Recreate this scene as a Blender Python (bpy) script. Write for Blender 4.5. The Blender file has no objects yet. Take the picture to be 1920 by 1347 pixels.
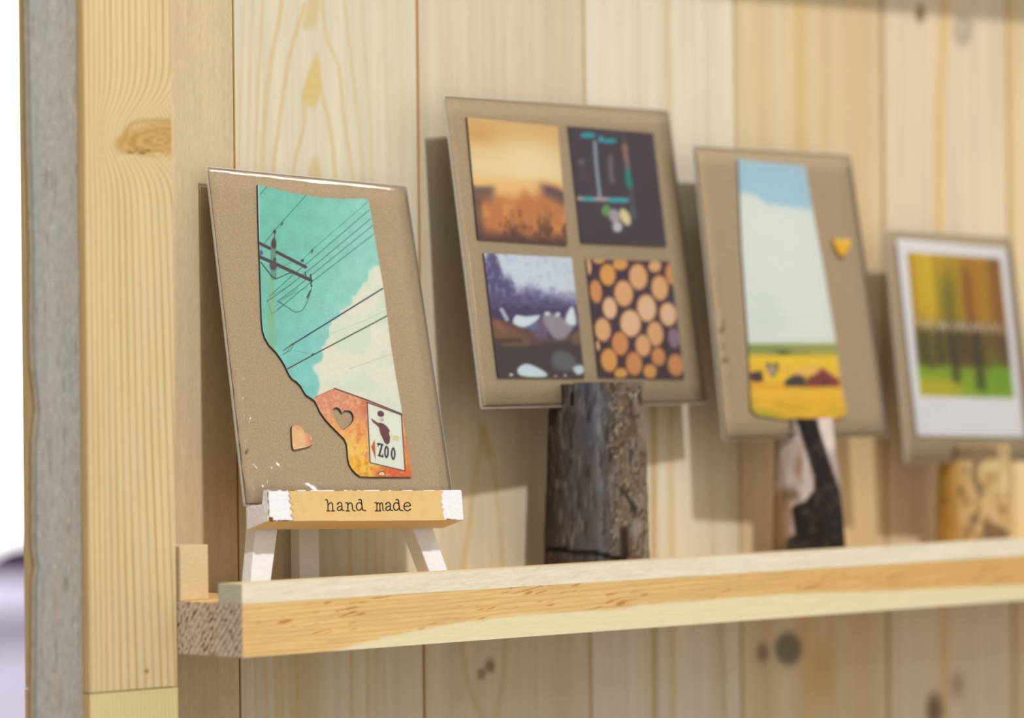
import bpy, math, random
import numpy as np
from mathutils import Matrix, Vector

# ------------------------------------------------------------------ camera, light, exposure
MM = 0.001                       # the scene is measured in millimetres, built in metres
TH, PIT, ROL, FPX = 0.7803, 0.0017, -0.0105, 7946.63
CAM = np.array([-1175.93, -1351.29, 121.84])
_f = np.array([math.sin(TH)*math.cos(PIT), math.cos(TH)*math.cos(PIT), math.sin(PIT)])
_r = np.array([math.cos(TH), -math.sin(TH), 0.]); _u = np.cross(_r, _f)
CR = math.cos(ROL)*_r + math.sin(ROL)*_u
CU = -math.sin(ROL)*_r + math.cos(ROL)*_u
CF = _f
sc = bpy.context.scene
col = sc.collection
cam_data = bpy.data.cameras.new('camera')
cam_data.sensor_width = 36.0
cam_data.lens = FPX/1920*36
cam_data.clip_start = 0.05; cam_data.clip_end = 60
cam_data.dof.use_dof = True
cam_data.dof.focus_distance = float((np.array([92., 50., 130.]) - CAM) @ CF)*MM
cam_data.dof.aperture_fstop = 5.0
cam = bpy.data.objects.new('camera', cam_data); col.objects.link(cam)
m = Matrix.Identity(4)
for i in range(3):
    m[i][0] = CR[i]; m[i][1] = CU[i]; m[i][2] = -CF[i]; m[i][3] = CAM[i]*MM
cam.matrix_world = m
sc.camera = cam

w = bpy.data.worlds.new('shop_light'); sc.world = w; w.use_nodes = True
w.node_tree.nodes['Background'].inputs[0].default_value = (1.0, 0.945, 0.84, 1)
w.node_tree.nodes['Background'].inputs[1].default_value = 0.70

def lamp(name, target, direction, dist, radius, power, colour):
    d = Vector(direction).normalized()
    L = bpy.data.lights.new(name, 'POINT'); L.energy = power; L.color = colour
    L.shadow_soft_size = radius
    o = bpy.data.objects.new(name, L); col.objects.link(o)
    o.location = Vector(target)*MM - d*dist
    return o
lamp('spot_lamp', (250, 50, 100), (0.42, 1.0, -1.03), 2.3, 0.042, 142, (1.0, 0.975, 0.925))
lamp('side_lamp', (96, 75, 208), (-0.66, 0.305, -0.69), 1.7, 0.11, 17, (1.0, 0.98, 0.95))
lamp('cool_glint_light', (74, 45, 79), (-0.60, 0.75, -0.27), 1.8, 0.03, 2, (0.78, 0.88, 1.0))  # small cool light added to make glints on the first card's sleeve

sc.view_settings.view_transform = 'Standard'
sc.view_settings.look = 'None'
sc.view_settings.gamma = 1.0
sc.view_settings.use_curve_mapping = False
sc.view_settings.exposure = 0.0

# ------------------------------------------------------------------ maths helpers
def V3(*a): return np.array(a, float)
def to_photo(P):
    d = np.asarray(P, float) - CAM; z = d @ CF
    return 960+FPX*(d @ CR)/z, 673.5-FPX*(d @ CU)/z
def ray(px, py): return CF + CR*(px-960)/FPX + CU*(673.5-py)/FPX
def at(px, py, Y):
    d = ray(px, py); return CAM + d*((Y-CAM[1])/d[1])
def at_depth(px, py, dep): return CAM + ray(px, py)*dep
def on_plane(px, py, O, n):
    d = ray(px, py); return CAM + d*(((O-CAM) @ n)/(d @ n))
def lin(c):
    c = np.clip(np.asarray(c, float)/255.0, 0, 1)
    return np.where(c <= .04045, c/12.92, ((c+.055)/1.055)**2.4)
def srgb(r, g, b): return tuple(float(v) for v in lin((r, g, b))) + (1.0,)

_tabs = {}
def vnoise(x, y, seed=0):
    if seed not in _tabs: _tabs[seed] = np.random.RandomState(seed+11).rand(256, 256)
    T = _tabs[seed]
    xi = np.floor(x).astype(int); yi = np.floor(y).astype(int); fx = x-xi; fy = y-yi
    fx = fx*fx*(3-2*fx); fy = fy*fy*(3-2*fy)
    a = T[yi & 255, xi & 255]; b = T[yi & 255, (xi+1) & 255]; c = T[(yi+1) & 255, xi & 255]; d = T[(yi+1) & 255, (xi+1) & 255]
    return (a*(1-fx)+b*fx)*(1-fy) + (c*(1-fx)+d*fx)*fy
def fbm(x, y, seed=0, o=4):
    s = 0; a = .5; t = 0
    for i in range(o):
        s = s+a*vnoise(x*2**i, y*2**i, seed+i*7); t += a; a *= .5
    return s/t
def sm(a, b, x):
    t = np.clip((x-a)/(b-a), 0, 1); return t*t*(3-2*t)
def mixc(C, c, a):
    a = np.clip(a, 0, 1)[..., None]; return C*(1-a)+np.asarray(c, float)*a
def segd(x, y, pts, closed=False):
    pts = list(pts)
    if closed: pts = pts+[pts[0]]
    d = np.full(np.shape(x), 1e9)
    for (x0, y0), (x1, y1) in zip(pts[:-1], pts[1:]):
        dx, dy = x1-x0, y1-y0; L = dx*dx+dy*dy+1e-12
        t = np.clip(((x-x0)*dx+(y-y0)*dy)/L, 0, 1)
        d = np.minimum(d, np.hypot(x-x0-t*dx, y-y0-t*dy))
    return d
def inside(x, y, pts):
    r = np.zeros(np.shape(x), bool); n = len(pts)
    for i in range(n):
        x0, y0 = pts[i]; x1, y1 = pts[(i+1) % n]
        if y0 == y1: continue
        r ^= ((y0 > y) != (y1 > y)) & (x < (x1-x0)*(y-y0)/(y1-y0)+x0)
    return r
def line(C, x, y, pts, wd, c, aa=.6, op=1.0):
    d = segd(x, y, pts); return mixc(C, c, op*sm(wd/2+aa, wd/2-aa, d))
def poly(C, x, y, pts, c, soft=.7, op=1.0):
    d = segd(x, y, pts, True); d = np.where(inside(x, y, pts), -d, d)
    return mixc(C, c, op*sm(soft, -soft, d))
def ell(C, x, y, cx, cy, rx, ry, c, soft=.15, op=1.0, ang=0):
    a = math.radians(ang); dx = x-cx; dy = y-cy
    u = (dx*math.cos(a)+dy*math.sin(a))/rx; v = (-dx*math.sin(a)+dy*math.cos(a))/ry
    return mixc(C, c, op*sm(1+soft, 1-soft, np.hypot(u, v)))
def smooth_poly(pts, n=3, closed=True):
    # Catmull-Rom through the points
    P = np.array(pts, float); N = len(P); out = []
    for i in range(N if closed else N-1):
        if closed: a, b, c, d = P[(i-1) % N], P[i], P[(i+1) % N], P[(i+2) % N]
        else: a, b, c, d = P[max(i-1, 0)], P[i], P[i+1], P[min(i+2, N-1)]
        for k in range(n):
            t = k/n
            out.append(tuple(.5*((2*b)+(-a+c)*t+(2*a-5*b+4*c-d)*t*t+(-a+3*b-3*c+d)*t**3)))
    if not closed: out.append(tuple(P[-1]))
    return out

# ------------------------------------------------------------------ materials
def _mat(name):
    m = bpy.data.materials.new(name); m.use_nodes = True
    nt = m.node_tree; return m, nt, nt.nodes['Principled BSDF']
def paint(name, base=None, rough=.6, spec=.3, bump=None, speckle=None, stretch=(1, 1, 1)):
    """base None: colour attribute 'Col' carries the printed or grown colour"""
    m, nt, b = _mat(name); N = nt.nodes.new; K = nt.links.new
    b.inputs['Roughness'].default_value = rough
    b.inputs['Specular IOR Level'].default_value = spec
    if base is None:
        a = N('ShaderNodeVertexColor'); a.layer_name = 'Col'; src = a.outputs['Color']
    else:
        a = N('ShaderNodeRGB'); a.outputs[0].default_value = base; src = a.outputs[0]
    if bump or speckle:
        tc = N('ShaderNodeTexCoord'); mp = N('ShaderNodeMapping'); mp.inputs['Scale'].default_value = stretch
        K(tc.outputs['Object'], mp.inputs['Vector'])
    if speckle:
        s, amp = speckle
        n = N('ShaderNodeTexNoise'); n.inputs['Scale'].default_value = s; n.inputs['Detail'].default_value = 4; n.inputs['Roughness'].default_value = .7
        K(mp.outputs[0], n.inputs['Vector'])
        r = N('ShaderNodeMapRange'); r.inputs[1].default_value = .25; r.inputs[2].default_value = .75
        r.inputs[3].default_value = 1-amp; r.inputs[4].default_value = 1+amp
        K(n.outputs[0], r.inputs[0])
        x = N('ShaderNodeVectorMath'); x.operation = 'MULTIPLY'
        K(src, x.inputs[0]); K(r.outputs[0], x.inputs[1]); src = x.outputs[0]
    K(src, b.inputs['Base Color'])
    if bump:
        s, d = bump
        n = N('ShaderNodeTexNoise'); n.inputs['Scale'].default_value = s; n.inputs['Detail'].default_value = 5
        K(mp.outputs[0], n.inputs['Vector'])
        bp = N('ShaderNodeBump'); bp.inputs['Distance'].default_value = d; bp.inputs['Strength'].default_value = .6
        K(n.outputs[0], bp.inputs['Height']); K(bp.outputs[0], b.inputs['Normal'])
    return m
M = {}
M['wall'] = paint('pine_planks', None, .55, .25, (160, .0006), (420, .04), (1, 1, .12))
M['post'] = paint('yellow_pine', None, .5, .3, (300, .0003), (500, .03), (1, 1, .15))
M['barn'] = paint('grey_barnwood', None, .7, .3, (420, .0012), (600, .16), (1, 1, .35))
M['shelf'] = paint('pine_board', None, .5, .3, (400, .0003), (500, .03), (.2, 1, 1))
M['block'] = paint('sawn_end_wood', srgb(208, 187, 148), .8, .2, (900, .0006), (1500, .10))
M['kraft'] = paint('kraft_card', srgb(180, 158, 127), .8, .2, None, (1300, .24))
M['print'] = paint('photo_print', None, .35, .35, None, (1500, .03))
M['printb'] = paint('soft_print', None, .4, .35)
M['core'] = paint('dark_print_core', srgb(62, 56, 62), .7, .2)
M['heart'] = paint('cutout_print', None, .4, .3)
M['white'] = paint('white_wood_paint', srgb(232, 233, 240), .6, .3, (500, .0006), (900, .03))
M['wood'] = paint('bare_easel_wood', srgb(216, 190, 148), .7, .2, (500, .0004), (800, .08))
M['label'] = paint('typed_paper_label', None, .8, .15, None, (1200, .05))
M['bark'] = paint('weathered_bark', None, .85, .15, (240, .0018), (600, .10), (1, 1, .5))
M['endgrain'] = paint('end_grain', None, .85, .15, (700, .0005), (900, .06))
M['lav'] = paint('lavender_counter', srgb(214, 210, 236), .6, .2, None, (3, .08))
M['bag'] = paint('dark_cloth', srgb(70, 48, 72), .9, .1, None, (8, .3))
M['floor'] = paint('shop_floor', srgb(150, 145, 140), .5, .3, None, (3, .08))
M['tape'] = paint('worn_edge', srgb(150, 112, 66), .8, .2)

def film_mat():
    m = bpy.data.materials.new('clear_plastic_film'); m.use_nodes = True; nt = m.node_tree
    for n in list(nt.nodes): nt.nodes.remove(n)
    N = nt.nodes.new; K = nt.links.new
    o = N('ShaderNodeOutputMaterial'); mx = N('ShaderNodeMixShader'); t = N('ShaderNodeBsdfTransparent')
    t.inputs[0].default_value = (.975, .975, .975, 1)
    g = N('ShaderNodeBsdfGlossy'); g.inputs['Roughness'].default_value = .08
    lw = N('ShaderNodeFresnel'); lw.inputs['IOR'].default_value = 1.45
    K(lw.outputs[0], mx.inputs[0]); K(t.outputs[0], mx.inputs[1]); K(g.outputs[0], mx.inputs[2]); K(mx.outputs[0], o.inputs[0])
    return m
M['film'] = film_mat()
def seam_mat():
    m = bpy.data.materials.new('folded_film_edge'); m.use_nodes = True; nt = m.node_tree; b = nt.nodes['Principled BSDF']
    N = nt.nodes.new; K = nt.links.new
    b.inputs['Base Color'].default_value = (.78, .73, .68, 1); b.inputs['Roughness'].default_value = .15; b.inputs['Specular IOR Level'].default_value = .7
    mx = N('ShaderNodeMixShader'); t = N('ShaderNodeBsdfTransparent'); mx.inputs[0].default_value = .42
    K(t.outputs[0], mx.inputs[1]); K(b.outputs[0], mx.inputs[2]); K(mx.outputs[0], nt.nodes['Material Output'].inputs[0]); return m
M['seam'] = seam_mat()
def glow_mat(name, c, s):
    m = bpy.data.materials.new(name); m.use_nodes = True; nt = m.node_tree
    for n in list(nt.nodes): nt.nodes.remove(n)
    o = nt.nodes.new('ShaderNodeOutputMaterial'); e = nt.nodes.new('ShaderNodeEmission')
    e.inputs[0].default_value = c; e.inputs[1].default_value = s; nt.links.new(e.outputs[0], o.inputs[0]); return m
M['daylight'] = glow_mat('window_daylight', (1, .99, 1, 1), 3.0)

# ------------------------------------------------------------------ object helpers
BASE = {}
def tag(o, label=None, cat=None, group=None, kind=None):
    if label: o['label'] = label
    if cat: o['category'] = cat
    if group: o['group'] = group
    if kind: o['kind'] = kind
    return o
def thing(name, base, label, cat, group=None):
    o = bpy.data.objects.new(name, None); col.objects.link(o); o.empty_display_size = .01
    o.location = Vector(base)*MM; BASE[o.name] = np.array(base, float)
    return tag(o, label, cat, group)
def mesh(name, verts, faces, mat, parent=None, base=None, colors=None, smooth=False, mats=None, fmat=None):
    if parent is not None: base = BASE[parent.name]
    elif base is None: base = np.asarray(verts).mean(0); base = V3(base[0], base[1], np.asarray(verts)[:, 2].min())
    base = np.asarray(base, float)
    me = bpy.data.meshes.new(name)
    v = ((np.asarray(verts, float)-base)*MM)
    if isinstance(faces, np.ndarray):
        nf = len(faces); k = faces.shape[1]
        me.vertices.add(len(v)); me.vertices.foreach_set('co', v.astype(np.float32).ravel())
        me.loops.add(nf*k); me.loops.foreach_set('vertex_index', faces.astype(np.int32).ravel())
        me.polygons.add(nf); me.polygons.foreach_set('loop_start', (np.arange(nf)*k).astype(np.int32))
        me.update(calc_edges=True)
    else:
        me.from_pydata([tuple(p) for p in v], [], [list(f) for f in faces]); me.update()
    if colors is not None:
        at_ = me.color_attributes.new('Col', 'FLOAT_COLOR', 'POINT')
        c = np.ones((len(v), 4), np.float32); c[:, :3] = lin(colors); at_.data.foreach_set('color', c.ravel())
    me.materials.append(mat)
    for x in (mats or []): me.materials.append(x)
    if fmat is not None: me.polygons.foreach_set('material_index', np.asarray(fmat, np.int32))
    if smooth: me.polygons.foreach_set('use_smooth', np.ones(len(me.polygons), bool))
    me.validate(); me.update()
    o = bpy.data.objects.new(name, me); col.objects.link(o)
    if parent is not None: o.parent = parent
    else: o.location = Vector(base)*MM
    BASE[o.name] = base
    return o
def gridf(ny, nx, off=0):
    i = np.arange(ny-1)[:, None]*nx+np.arange(nx-1)[None]; i = i.ravel()+off
    return np.stack([i, i+1, i+1+nx, i+nx], 1)
def join(parts):
    """parts: (verts, quads, colours) -> one list"""
    V = []; F = []; C = []; n = 0
    for v, f, c in parts:
        v = np.asarray(v, float).reshape(-1, 3); V.append(v); F.append(np.asarray(f)+n); n += len(v)
        C.append(np.broadcast_to(np.asarray(c, float), (len(v), 3)) if np.ndim(c) == 1 else np.asarray(c, float).reshape(-1, 3))
    return np.concatenate(V), np.concatenate(F), np.concatenate(C)
def face_grid(O, A, B, la, lb, da, db, fn):
    """painted rectangle O + a*A + b*B; fn(P, a, b) -> sRGB 0..255"""
    na = max(2, int(round(la/da))+1); nb = max(2, int(round(lb/db))+1)
    a = np.linspace(0, la, na); b = np.linspace(0, lb, nb); bb, aa = np.meshgrid(b, a, indexing='ij')
    P = O+aa[..., None]*A+bb[..., None]*B
    return P, gridf(nb, na), fn(P, aa, bb)
EX, EY, EZ = V3(1, 0, 0), V3(0, 1, 0), V3(0, 0, 1)
def painted_box(lo, hi, fns, step=2.0):
    """six painted faces; fns: dict side -> (fn, da, db), others take fns['*'] colour"""
    lo = np.array(lo, float); hi = np.array(hi, float); L = hi-lo; out = []
    S = {'front': (lo, EX, EZ, L[0], L[2]), 'back': (V3(hi[0], hi[1], lo[2]), -EX, EZ, L[0], L[2]),
         'left': (V3(lo[0], hi[1], lo[2]), -EY, EZ, L[1], L[2]), 'right': (V3(hi[0], lo[1], lo[2]), EY, EZ, L[1], L[2]),
         'top': (V3(lo[0], lo[1], hi[2]), EX, EY, L[0], L[1]), 'bottom': (V3(lo[0], hi[1], lo[2]), EX, -EY, L[0], L[1])}
    for k, (O, A, B, la, lb) in S.items():
        if k in fns: fn, da, db = fns[k]
        else: fn, da, db = (lambda P, a, b: np.broadcast_to(np.array(fns['*'], float), a.shape+(3,))), la, lb
        out.append(face_grid(O, A, B, la, lb, da, db, fn))
    return join(out)
def prism(poly2, axis0, axis1, A, B, N, O):
    """closed polygon poly2 (a,b) swept from axis0 to axis1 along N (plain mesh, ngon caps)"""
    n = len(poly2); v = []; f = []
    for s in (axis0, axis1):
        for a, b in poly2: v.append(O+A*a+B*b+N*s)
    for i in range(n): j = (i+1) % n; f.append([i, j, j+n, i+n])
    f.append(list(range(n))[::-1]); f.append(list(range(n, 2*n)))
    return np.array(v), f
def hexa(q0, q1):
    """solid between two quads"""
    v = np.array(list(q0)+list(q1)); return v, [[0, 1, 2, 3], [7, 6, 5, 4], [0, 4, 5, 1], [1, 5, 6, 2], [2, 6, 7, 3], [3, 7, 4, 0]]
def bevel(o, wd, seg=2):
    b = o.modifiers.new('bevel', 'BEVEL'); b.width = wd*MM; b.segments = seg; b.limit_method = 'ANGLE'; b.angle_limit = .6; return o

# ------------------------------------------------------------------ the back wall of upright planks
WY = 86.0
SEAMS = [at(x, 0, WY)[0] for x in (437, 782)]+[at(1095, 60, WY)[0], at(1378, 60, WY)[0], at(1653, 60, WY)[0], at(1888, 60, WY)[0]]
WX0, WX1, WZ0, WZ1 = -12.0, 690.0, -240.0, 410.0
def wall_colour(P, a, b):
    x, y = to_photo(P); X = P[..., 0]; Z = P[..., 2]
    # straight-grain tone for each plank, then its own streaks and knots
    base = [(206, 187, 154), (214, 207, 184), (210, 198, 172), (220, 212, 192), (218, 198, 160), (223, 205, 178), (221, 202, 166)]
    idx = np.searchsorted(np.array(SEAMS), X)
    C = np.array(base, float)[idx]
    u = x-(y-100)*.0100                                # follow the planks' own direction
    n1 = fbm(X/4.0, Z/160., 3); n2 = fbm(X/1.3, Z/60., 9)
    C = C*(1+.09*(n1-.5)[..., None]+.05*(n2-.5)[..., None])
    gold = (208, 180, 128); pale = (222, 216, 196)
    # plank 2: cathedral grain
    st = [([(458, 0), (448, 318), (452, 700), (462, 1347)], 7, .35), ([(474, 0), (464, 318), (470, 700), (480, 1347)], 6, .4),
          ([(493, 0), (478, 318), (482, 700), (500, 1347)], 7, .5),
          ([(528, 0), (521, 50), (508, 114), (496, 227), (492, 318), (496, 700), (520, 1347)], 11, .55),
          ([(571, 10), (556, 58), (541, 114), (529, 190), (521, 252), (512, 328), (505, 600), (530, 1347)], 9, .6),
          ([(604, 0), (614, 76), (635, 126), (645, 227), (660, 328), (680, 600), (690, 1347)], 8, .5),
          ([(645, 0), (657, 101), (672, 227), (680, 328), (700, 700), (705, 1347)], 8, .4),
          ([(678, 0), (685, 101), (695, 252), (698, 340), (715, 700), (720, 1347)], 7, .3),
          ([(584, 130), (569, 180), (571, 227), (560, 277), (550, 330), (535, 600), (545, 1000), (560, 1347)], 8, .6),
          ([(596, 140), (607, 190), (619, 240), (628, 328), (645, 600), (655, 1000), (660, 1347)], 9, .55),
          ([(722, 0), (735, 600), (745, 1347)], 9, .18), ([(750, 0), (762, 600), (775, 1347)], 12, .15)]
    for p, wd, op in st:
        C = line(C, x, y, smooth_poly(p, 4, False), wd*.9, gold, 3.4, op*1.05)
    C = poly(C, x, y, [(580, -5), (600, -5), (596, 50), (565, 55), (572, 25)], gold, 4, .6)
    C = poly(C, x, y, smooth_poly([(594, 98), (601, 130), (600, 175), (588, 205), (570, 190), (576, 150)]), (210, 186, 122), 5, .85)
    C = poly(C, x, y, smooth_poly([(592, 292), (602, 330), (604, 420), (590, 440), (572, 400), (578, 320)]), gold, 5, .7)
    C = poly(C, x, y, smooth_poly([(560, 990), (590, 1040), (600, 1347), (540, 1347), (545, 1100)]), (200, 165, 100), 8, .35)
    # plank 3: V grain and two little knots
    br = (196, 164, 104)
    C = line(C, x, y, smooth_poly([(905, 800), (893, 880), (880, 980), (868, 1080), (866, 1200), (880, 1290), (905, 1345)], 4, False), 9, br, 6, .5)
    C = line(C, x, y, smooth_poly([(905, 800), (925, 880), (938, 1000), (944, 1130), (946, 1220), (940, 1300), (928, 1345)], 4, False), 9, br, 6, .45)
    C = line(C, x, y, [(905, 805), (915, 850)], 16, br, 8, .5)
    C = ell(C, x, y, 919, 1249, 9, 12, (118, 96, 84), .5, .75); C = ell(C, x, y, 903, 1264, 8, 10, (128, 104, 88), .5, .7)
    C = line(C, x, y, [(812, 0), (822, 1347)], 26, pale, 14, .35); C = line(C, x, y, [(1040, 0), (1050, 1347)], 40, (200, 180, 146), 20, .3)
    # plank 4
    C = line(C, x, y, [(1197, 0), (1203, 500), (1212, 1347)], 5, gold, 4, .5)
    C = line(C, x, y, [(1250, 0), (1255, 500), (1262, 1347)], 12, (208, 180, 132), 7, .65)
    C = line(C, x, y, [(1226, 600), (1226, 1000), (1227, 1347)], 12, (176, 146, 92), 5, .6)
    C = line(C, x, y, [(1325, 0), (1330, 700), (1340, 1347)], 12, (204, 184, 150), 9, .35)
    C = line(C, x, y, [(1352, 1150), (1357, 1347)], 12, (170, 146, 100), 7, .5)
    # plank 5
    for px, wd, op, c in ((1428, 14, .45, (208, 176, 128)), (1500, 22, .6, (214, 178, 116)), (1545, 16, .4, (206, 172, 122)), (1600, 30, .35, (212, 178, 128)), (1460, 14, .3, pale), (1580, 10, .35, gold), (1620, 16, .3, (205, 170, 120))):
        C = line(C, x, y, [(px, 0), (px+6, 600), (px+12, 1347)], wd, c, 9, op)
    kn = (112, 102, 88)
    C = ell(C, x, y, 1478, 1217, 25, 31, kn, .3, .85); C = ell(C, x, y, 1430, 1225, 12, 18, (120, 98, 80), .5, .7)
    C = ell(C, x, y, 1540, 1260, 22, 60, (200, 160, 84), .8, .5)
    C = line(C, x, y, [(1772, -20), (1768, 100), (1760, 200), (1760, 450), (1770, 1347)], 16, (222, 186, 122), 8, .8)
    C = line(C, x, y, [(1700, 0), (1712, 1347)], 30, (226, 208, 180), 16, .4)
    C = ell(C, x, y, 1725, 26, 8, 17, (128, 106, 74), .5, .9); C = ell(C, x, y, 1805, 55, 17, 30, (170, 154, 134), .35, .8)
    C = ell(C, x, y, 1803, 48, 10, 20, (205, 190, 168), .4, .8)
    C = ell(C, x, y, 1752, 1332, 15, 30, (110, 88, 72), .6, .85); C = ell(C, x, y, 1795, 1285, 12, 22, (140, 112, 88), .8, .5)
    C = line(C, x, y, [(1895, 0), (1905, 1347)], 16, (214, 180, 118), 9, .6)
    # rough-sawn look of the first plank
    rough = fbm(X/1.0, Z/1.6, 21); C = np.where((idx == 0)[..., None], C*(1+.10*(rough-.5)[..., None]), C)
    # resin-brown dirt in the joints
    sc_ = [(160, 122, 48), (178, 124, 66), (190, 160, 110), (186, 158, 112), (180, 148, 104), (180, 150, 100)]
    for s, c, wd, op in zip(SEAMS, sc_, (.42, .75, 1.2, 1.2, 2.0, 1.6), (.95, .85, .6, .6, .7, .6)):
        C = mixc(C, c, op*sm(wd+.5, wd-.3, np.abs(X-s)))
    return C
def build_wall():
    nx = int((WX1-WX0)/.75)+1
    xs = list(np.linspace(WX0, WX1, nx))
    for s in SEAMS:
        xs = [x for x in xs if abs(x-s) > 1.1]+[s-.9, s-.5, s-.25, s, s+.25, s+.5, s+.9]
    xs = np.array(sorted(xs)); zs = np.arange(WZ0, WZ1+.1, 2.5)
    zz, xx = np.meshgrid(zs, xs, indexing='ij')
    y = np.full(xx.shape, WY)
    for s in SEAMS: y = y+1.4*np.clip(1-np.abs(xx-s)/.55, 0, 1)
    P = np.stack([xx, y, zz], -1)
    C = wall_colour(P, None, None)
    parts = [(P, gridf(len(zs), len(xs)), C)]
    v, f, c = painted_box((WX0, WY+2, WZ0), (WX1, WY+18, WZ1), {'*': (205, 180, 140)})
    parts.append((v, f, c))
    V, F, Cc = join(parts)
    o = mesh('wall_back', V, F, M['wall'], None, V3(WX0, WY, WZ0), Cc)
    tag(o, kind='structure')
build_wall()

# ------------------------------------------------------------------ corner post, grey trim board
PY = 42.0
PX1 = -0.8; PX0 = at(162, 673, PY)[0]
JZ = at(245, 1295, PY)[2]
def post_colour(P, a, b):
    x, y = to_photo(P)
    g = np.exp(-((y-250)/62)**2)
    x0 = 160+(x-160)/(1-.42*g*sm(158, 200, x))
    # lines drift to the right going down the lower half
    ph = x0-160-.012*(y-600)+2.2*(fbm(x/90, y/420, 5)-.5)+(y-300)*-.022*sm(190, 320, x)*sm(300, 500, y)
    k = 17.5*np.power(np.clip(ph+22, 1, 400)/187, .80)
    f = k-np.floor(k); ln = sm(.24, .03, np.abs(f-.5))*(.45+.6*vnoise(np.floor(k)*3.1, y/220, 4))
    C = np.empty(x.shape+(3,)); C[:] = (208, 189, 148)
    C = C*(1+.05*(fbm(x/30, y/200, 8)-.5)[..., None])
    C = mixc(C, (180, 144, 80), ln*.85)
    # knot
    dx = (x-300)/82; dy = (y-262+.10*(x-300))/30; r = np.hypot(dx, dy)
    C = mixc(C, (196, 160, 98), sm(1.25, .75, r))
    sw = .5+.5*np.sin(r*18+fbm(x/12, y/8, 6)*5)
    C = mixc(C, (160, 120, 58), sm(1.15, .8, r)*sw*.6)
    C = line(C, x, y, smooth_poly([(235, 262), (240, 240), (262, 228), (325, 226)], 4, False), 7, (172, 130, 62), 5, .65)
    C = line(C, x, y, [(240, 288), (256, 283), (266, 288), (280, 282)], 3.5, (110, 80, 40), 2, .8)
    C = line(C, x, y, [(225, 296), (250, 291), (280, 291), (310, 286)], 3, (230, 212, 170), 2.5, .6)
    C = ell(C, x, y, 275, 1259, 4, 4, (130, 96, 50), .6, .9)
    return C
def low_post(P, a, b):
    x, y = to_photo(P); k = x/7.5+.6*fbm(x/40, y/200, 3); f = k-np.floor(k)
    C = np.empty(x.shape+(3,)); C[:] = (212, 196, 146)
    return mixc(C, (194, 170, 112), sm(.35, 0, np.abs(f-.5))*.55)
wc = (208, 180, 126)
def side_col(P, a, b):
    C = np.empty(a.shape+(3,)); C[:] = wc; return C*(1+.1*(fbm(P[..., 1]/2, P[..., 2]/40, 3)-.5)[..., None])
V, F, C = painted_box((PX0, PY, JZ+.25), (PX1, WY-.3, WZ1), {'front': (post_colour, .3, 1.2), 'left': (side_col, 1, 4), '*': wc})
o = mesh('corner_post', V, F, M['post'], None, V3((PX0+PX1)/2, 60, JZ), C)
tag(o, 'upright yellow pine post with a brown knot near the top, beside the grey board', 'post')
V, F, C = painted_box((PX0-.2, PY-.3, WZ0), (PX1+.15, WY-.3, JZ-.25), {'front': (low_post, .4, 2), '*': wc})
o = mesh('corner_post', V, F, M['post'], None, V3((PX0+PX1)/2, 60, WZ0), C)
tag(o, 'short plain pine post end below the ragged joint, under the knotty post', 'post')

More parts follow.
